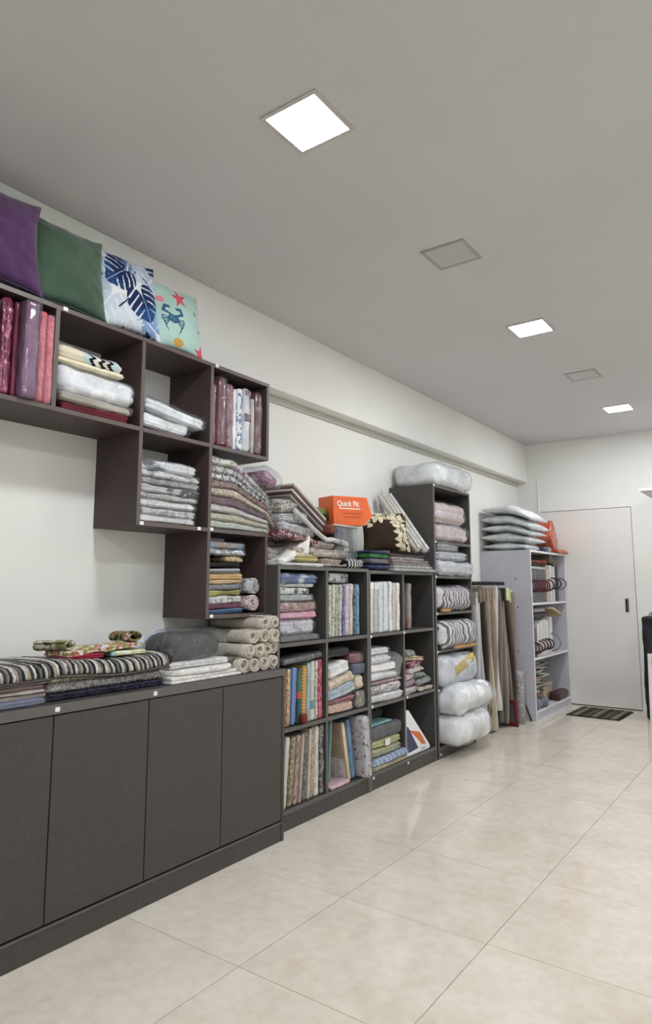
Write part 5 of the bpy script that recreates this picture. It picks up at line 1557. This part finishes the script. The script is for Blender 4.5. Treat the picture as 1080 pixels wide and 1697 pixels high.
stack([(.050, fab((60, 56, 58), coat=.4), 'black swatch folder across the middle shelf books', Y2(6.29, 6.75)), (.040, fab((150, 148, 146)), 'grey swatch folder on the black one', Y2(6.29, 6.72))], -2.13, .34, 6.3, 6.75, Z2_ + .362, G, .02)
wb_ = pack('wooden_tray', 'light wooden tray tilting out under the upper shelf', 'tray', (-2.22, 6.93, Z2_ + .400), (.30, .30, .022), fab((196, 170, 134)), (-.26, 0, .0), r=.004, noise=.0005)
G = 'thin grey swatch sheets stacked on the bottom shelf'
for k in range(16):
    pack('swatch_sheet', 'thin wavy grey swatch sheet, %s from the bottom of the bottom shelf stack' % ('first','second','third','fourth','fifth','sixth','seventh','eighth','ninth','tenth','eleventh','twelfth','thirteenth','fourteenth','fifteenth','sixteenth')[k], 'swatches', (-2.31 + random.uniform(-.015, .02), 6.53 + random.uniform(-.03, .03), .087 + .120 + k * .020), (.34, .42, .012), fab((150 + (k * 37) % 30, 146 + (k * 37) % 28, 138 + (k * 23) % 26)),
         (random.uniform(-.08, .05), random.uniform(-.03, .03), random.uniform(-.2, .2)), r=.004, noise=.004, nfreq=10, group=G)
pack('cardboard_block', 'brown cardboard carton under the grey swatch sheets', 'carton', (-2.34, 6.50, .0865), (.34, .40, .115), fab((150, 122, 96)), r=.006, noise=.001)
pack('cardboard_box', 'open beige cardboard box on the bottom shelf', 'box', (-2.33, 6.98, .0865), (.22, .30, .17), fab((190, 168, 138)), r=.004, noise=.001)
pack('brown_bundle', 'dark brown wrapped bundle in front of the beige box', 'bundle', (-2.15, 7.12, .0865), (.11, .34, .085), fab((74, 44, 42), coat=.5), r=.03, noise=.005)
pack('blue_bag', 'blue grey crumpled bag on the bottom shelf edge', 'bag', (-2.135, 6.50, .0865), (.06, .34, .085), fab([(.4, (84, 96, 112)), (.6, (120, 132, 146))], scale=10, coat=.6), r=.03, noise=.012, nfreq=16)
# pillows on top
G = 'white bagged pillows on the lilac unit'
zt_ = PT
for k, (lab, h, x0, x1, yw) in enumerate((('lowest thin white pillow on the lilac unit', .085, -2.58, -2.15, .52), ('second white pillow from the bottom on the lilac unit', .100, -2.585, -2.12, .56), ('middle white pillow of the stack on the lilac unit', .080, -2.585, -2.10, .56),
                                          ('second white pillow from the top on the lilac unit', .105, -2.59, -2.08, .58), ('topmost white pillow on the lilac unit', .095, -2.57, -2.08, .54))):
    L_ = x1 - x0
    def sagx(V, k=k):
        V = V.copy(); e = np.maximum(0, V[:, 2] - .26); V[:, 0] += (.30 * e + .5 * e * e) * (k / 4.0 + .15)
        return V
    pw = cushion('bagged_pillow', lab, 'pillow', (x0, 6.24 + yw / 2 + random.uniform(0, .02), zt_ + h * .5), yw, L_, h * 1.02, fab((234, 237, 231), bump=.4, bscale=18), (0, math.pi / 2, random.uniform(-.03, .03)), n=26, pinch=.05, wr=.010, group=G, deform=sagx)
    sp_ = pw.data.copy(); cc = np.empty(len(sp_.vertices) * 3); sp_.vertices.foreach_get('co', cc); cc = cc.reshape(-1, 3)
    cc[:, 0] *= 1.06; cc[:, 1] *= 1.03; cc[:, 2] = (cc[:, 2] - L_ / 2) * 1.03 + L_ / 2
    cc += .0035 * ridged(cc * 24, k)[:, None] * np.array([1, 0, 0])
    sp_.vertices.foreach_set('co', cc.reshape(-1)); sp_.materials.clear(); sp_.materials.append(M['poly']); sp_.update()
    so = bpy.data.objects.new('plastic_sleeve', sp_); link(so, pw)
    zt_ += h * .97
# orange and navy carrier bags beside the pillows
og = fab([(.4, (190, 74, 46)), (.6, (216, 96, 60))], scale=6, coat=.9, rough=.35, bump=.8, bscale=12)
pack('orange_bag', 'crumpled orange carrier bag beside the white pillows', 'bag', (-2.21, 7.09, PT + .06), (.16, .34, .24), og, (-.40, .0, .2), r=.02, noise=.016, nfreq=8, crinkle=.006, cfreq=10)
pack('orange_bag', 'flat orange packet hanging over the lilac unit corner', 'bag', (-2.15, 7.20, PT + .001), (.18, .28, .035), og, (-.06, 0, -.1), r=.012, noise=.008, nfreq=9)
pack('navy_pouch', 'navy pouch with white flap under the orange bag', 'pouch', (-2.16, 6.80, PT + .001), (.14, .16, .05), fab([(.4, (56, 58, 96)), (.7, (190, 190, 200))], scale=7), r=.014, noise=.004)

# ================================================================ door mat
dm = empty('door_mat', (-1.725, 6.985, 0), (0, 0, -.03))
tag(dm, 'striped brown and grey door mat on the tiles before the door', 'door mat')
box('backing', -.245, .245, -.265, .265, 0.0005, .006, fab((44, 42, 40)), dm, .001)
mcols = [fab(c, bump=.8, bscale=200) for c in ((88, 78, 62), (52, 48, 44), (122, 108, 88), (66, 62, 58), (104, 84, 64), (44, 42, 40), (134, 124, 104))]
for k in range(19):
    xa = -.235 + k * .0248
    box('stripe', xa, xa + .0240, -.255, .255, .006, .011 + .002 * (k % 2), mcols[(k * 3) % 7], dm, .002)

# ================================================================ right-hand corner by the door
sb = empty('wall_board', (-.80, 7.0, 2.10))
tag(sb, 'white overhead shelf board on the far wall right of the door', 'shelf')
box('board', -1.19, -.35, 6.62, 7.379, 2.098, 2.122, plain('white_board', (214, 213, 212), .5), sb, .001, sb.location)
for xx in (-1.08, -.45):
    box('bracket', xx - .01, xx + .01, 7.08, 7.379, 2.07, 2.098, M['steel'], sb, .001, sb.location)
bb = pack('tall_black_bag', 'tall black carrier bag with loop handles standing right of the door', 'bag', (-1.165, 7.02, 0), (.26, .22, .945), fab([(.4, (30, 30, 34)), (.6, (48, 48, 54))], scale=7, coat=.3), r=.03, noise=.010, nfreq=7, res=.03)
for yo in (-.05, .05):
    tube('handle', [(-.07, yo, .93), (-.06, yo, .975), (-.02, yo, .985), (.03, yo, .975), (.05, yo, .93)], .005, M['steel'], bb, sides=6)
wf_ = empty('leaning_picture', (-1.09, 6.83, 0), (-.10, 0, 0))
tag(wf_, 'white picture frame leaning against the tall black bag', 'frame')
wfm = plain('white_frame_paint', (222, 220, 216), .4)
box('frame_rail', -.16, .16, -.012, .012, .0, .03, wfm, wf_, .002); box('frame_rail', -.16, .16, -.012, .012, .58, .61, wfm, wf_, .002)
box('frame_rail', -.16, -.13, -.012, .012, .03, .58, wfm, wf_, .002); box('frame_rail', .13, .16, -.012, .012, .03, .58, wfm, wf_, .002)
box('picture', -.13, .13, -.004, .004, .03, .58, fab((196, 192, 188)), wf_, 0)
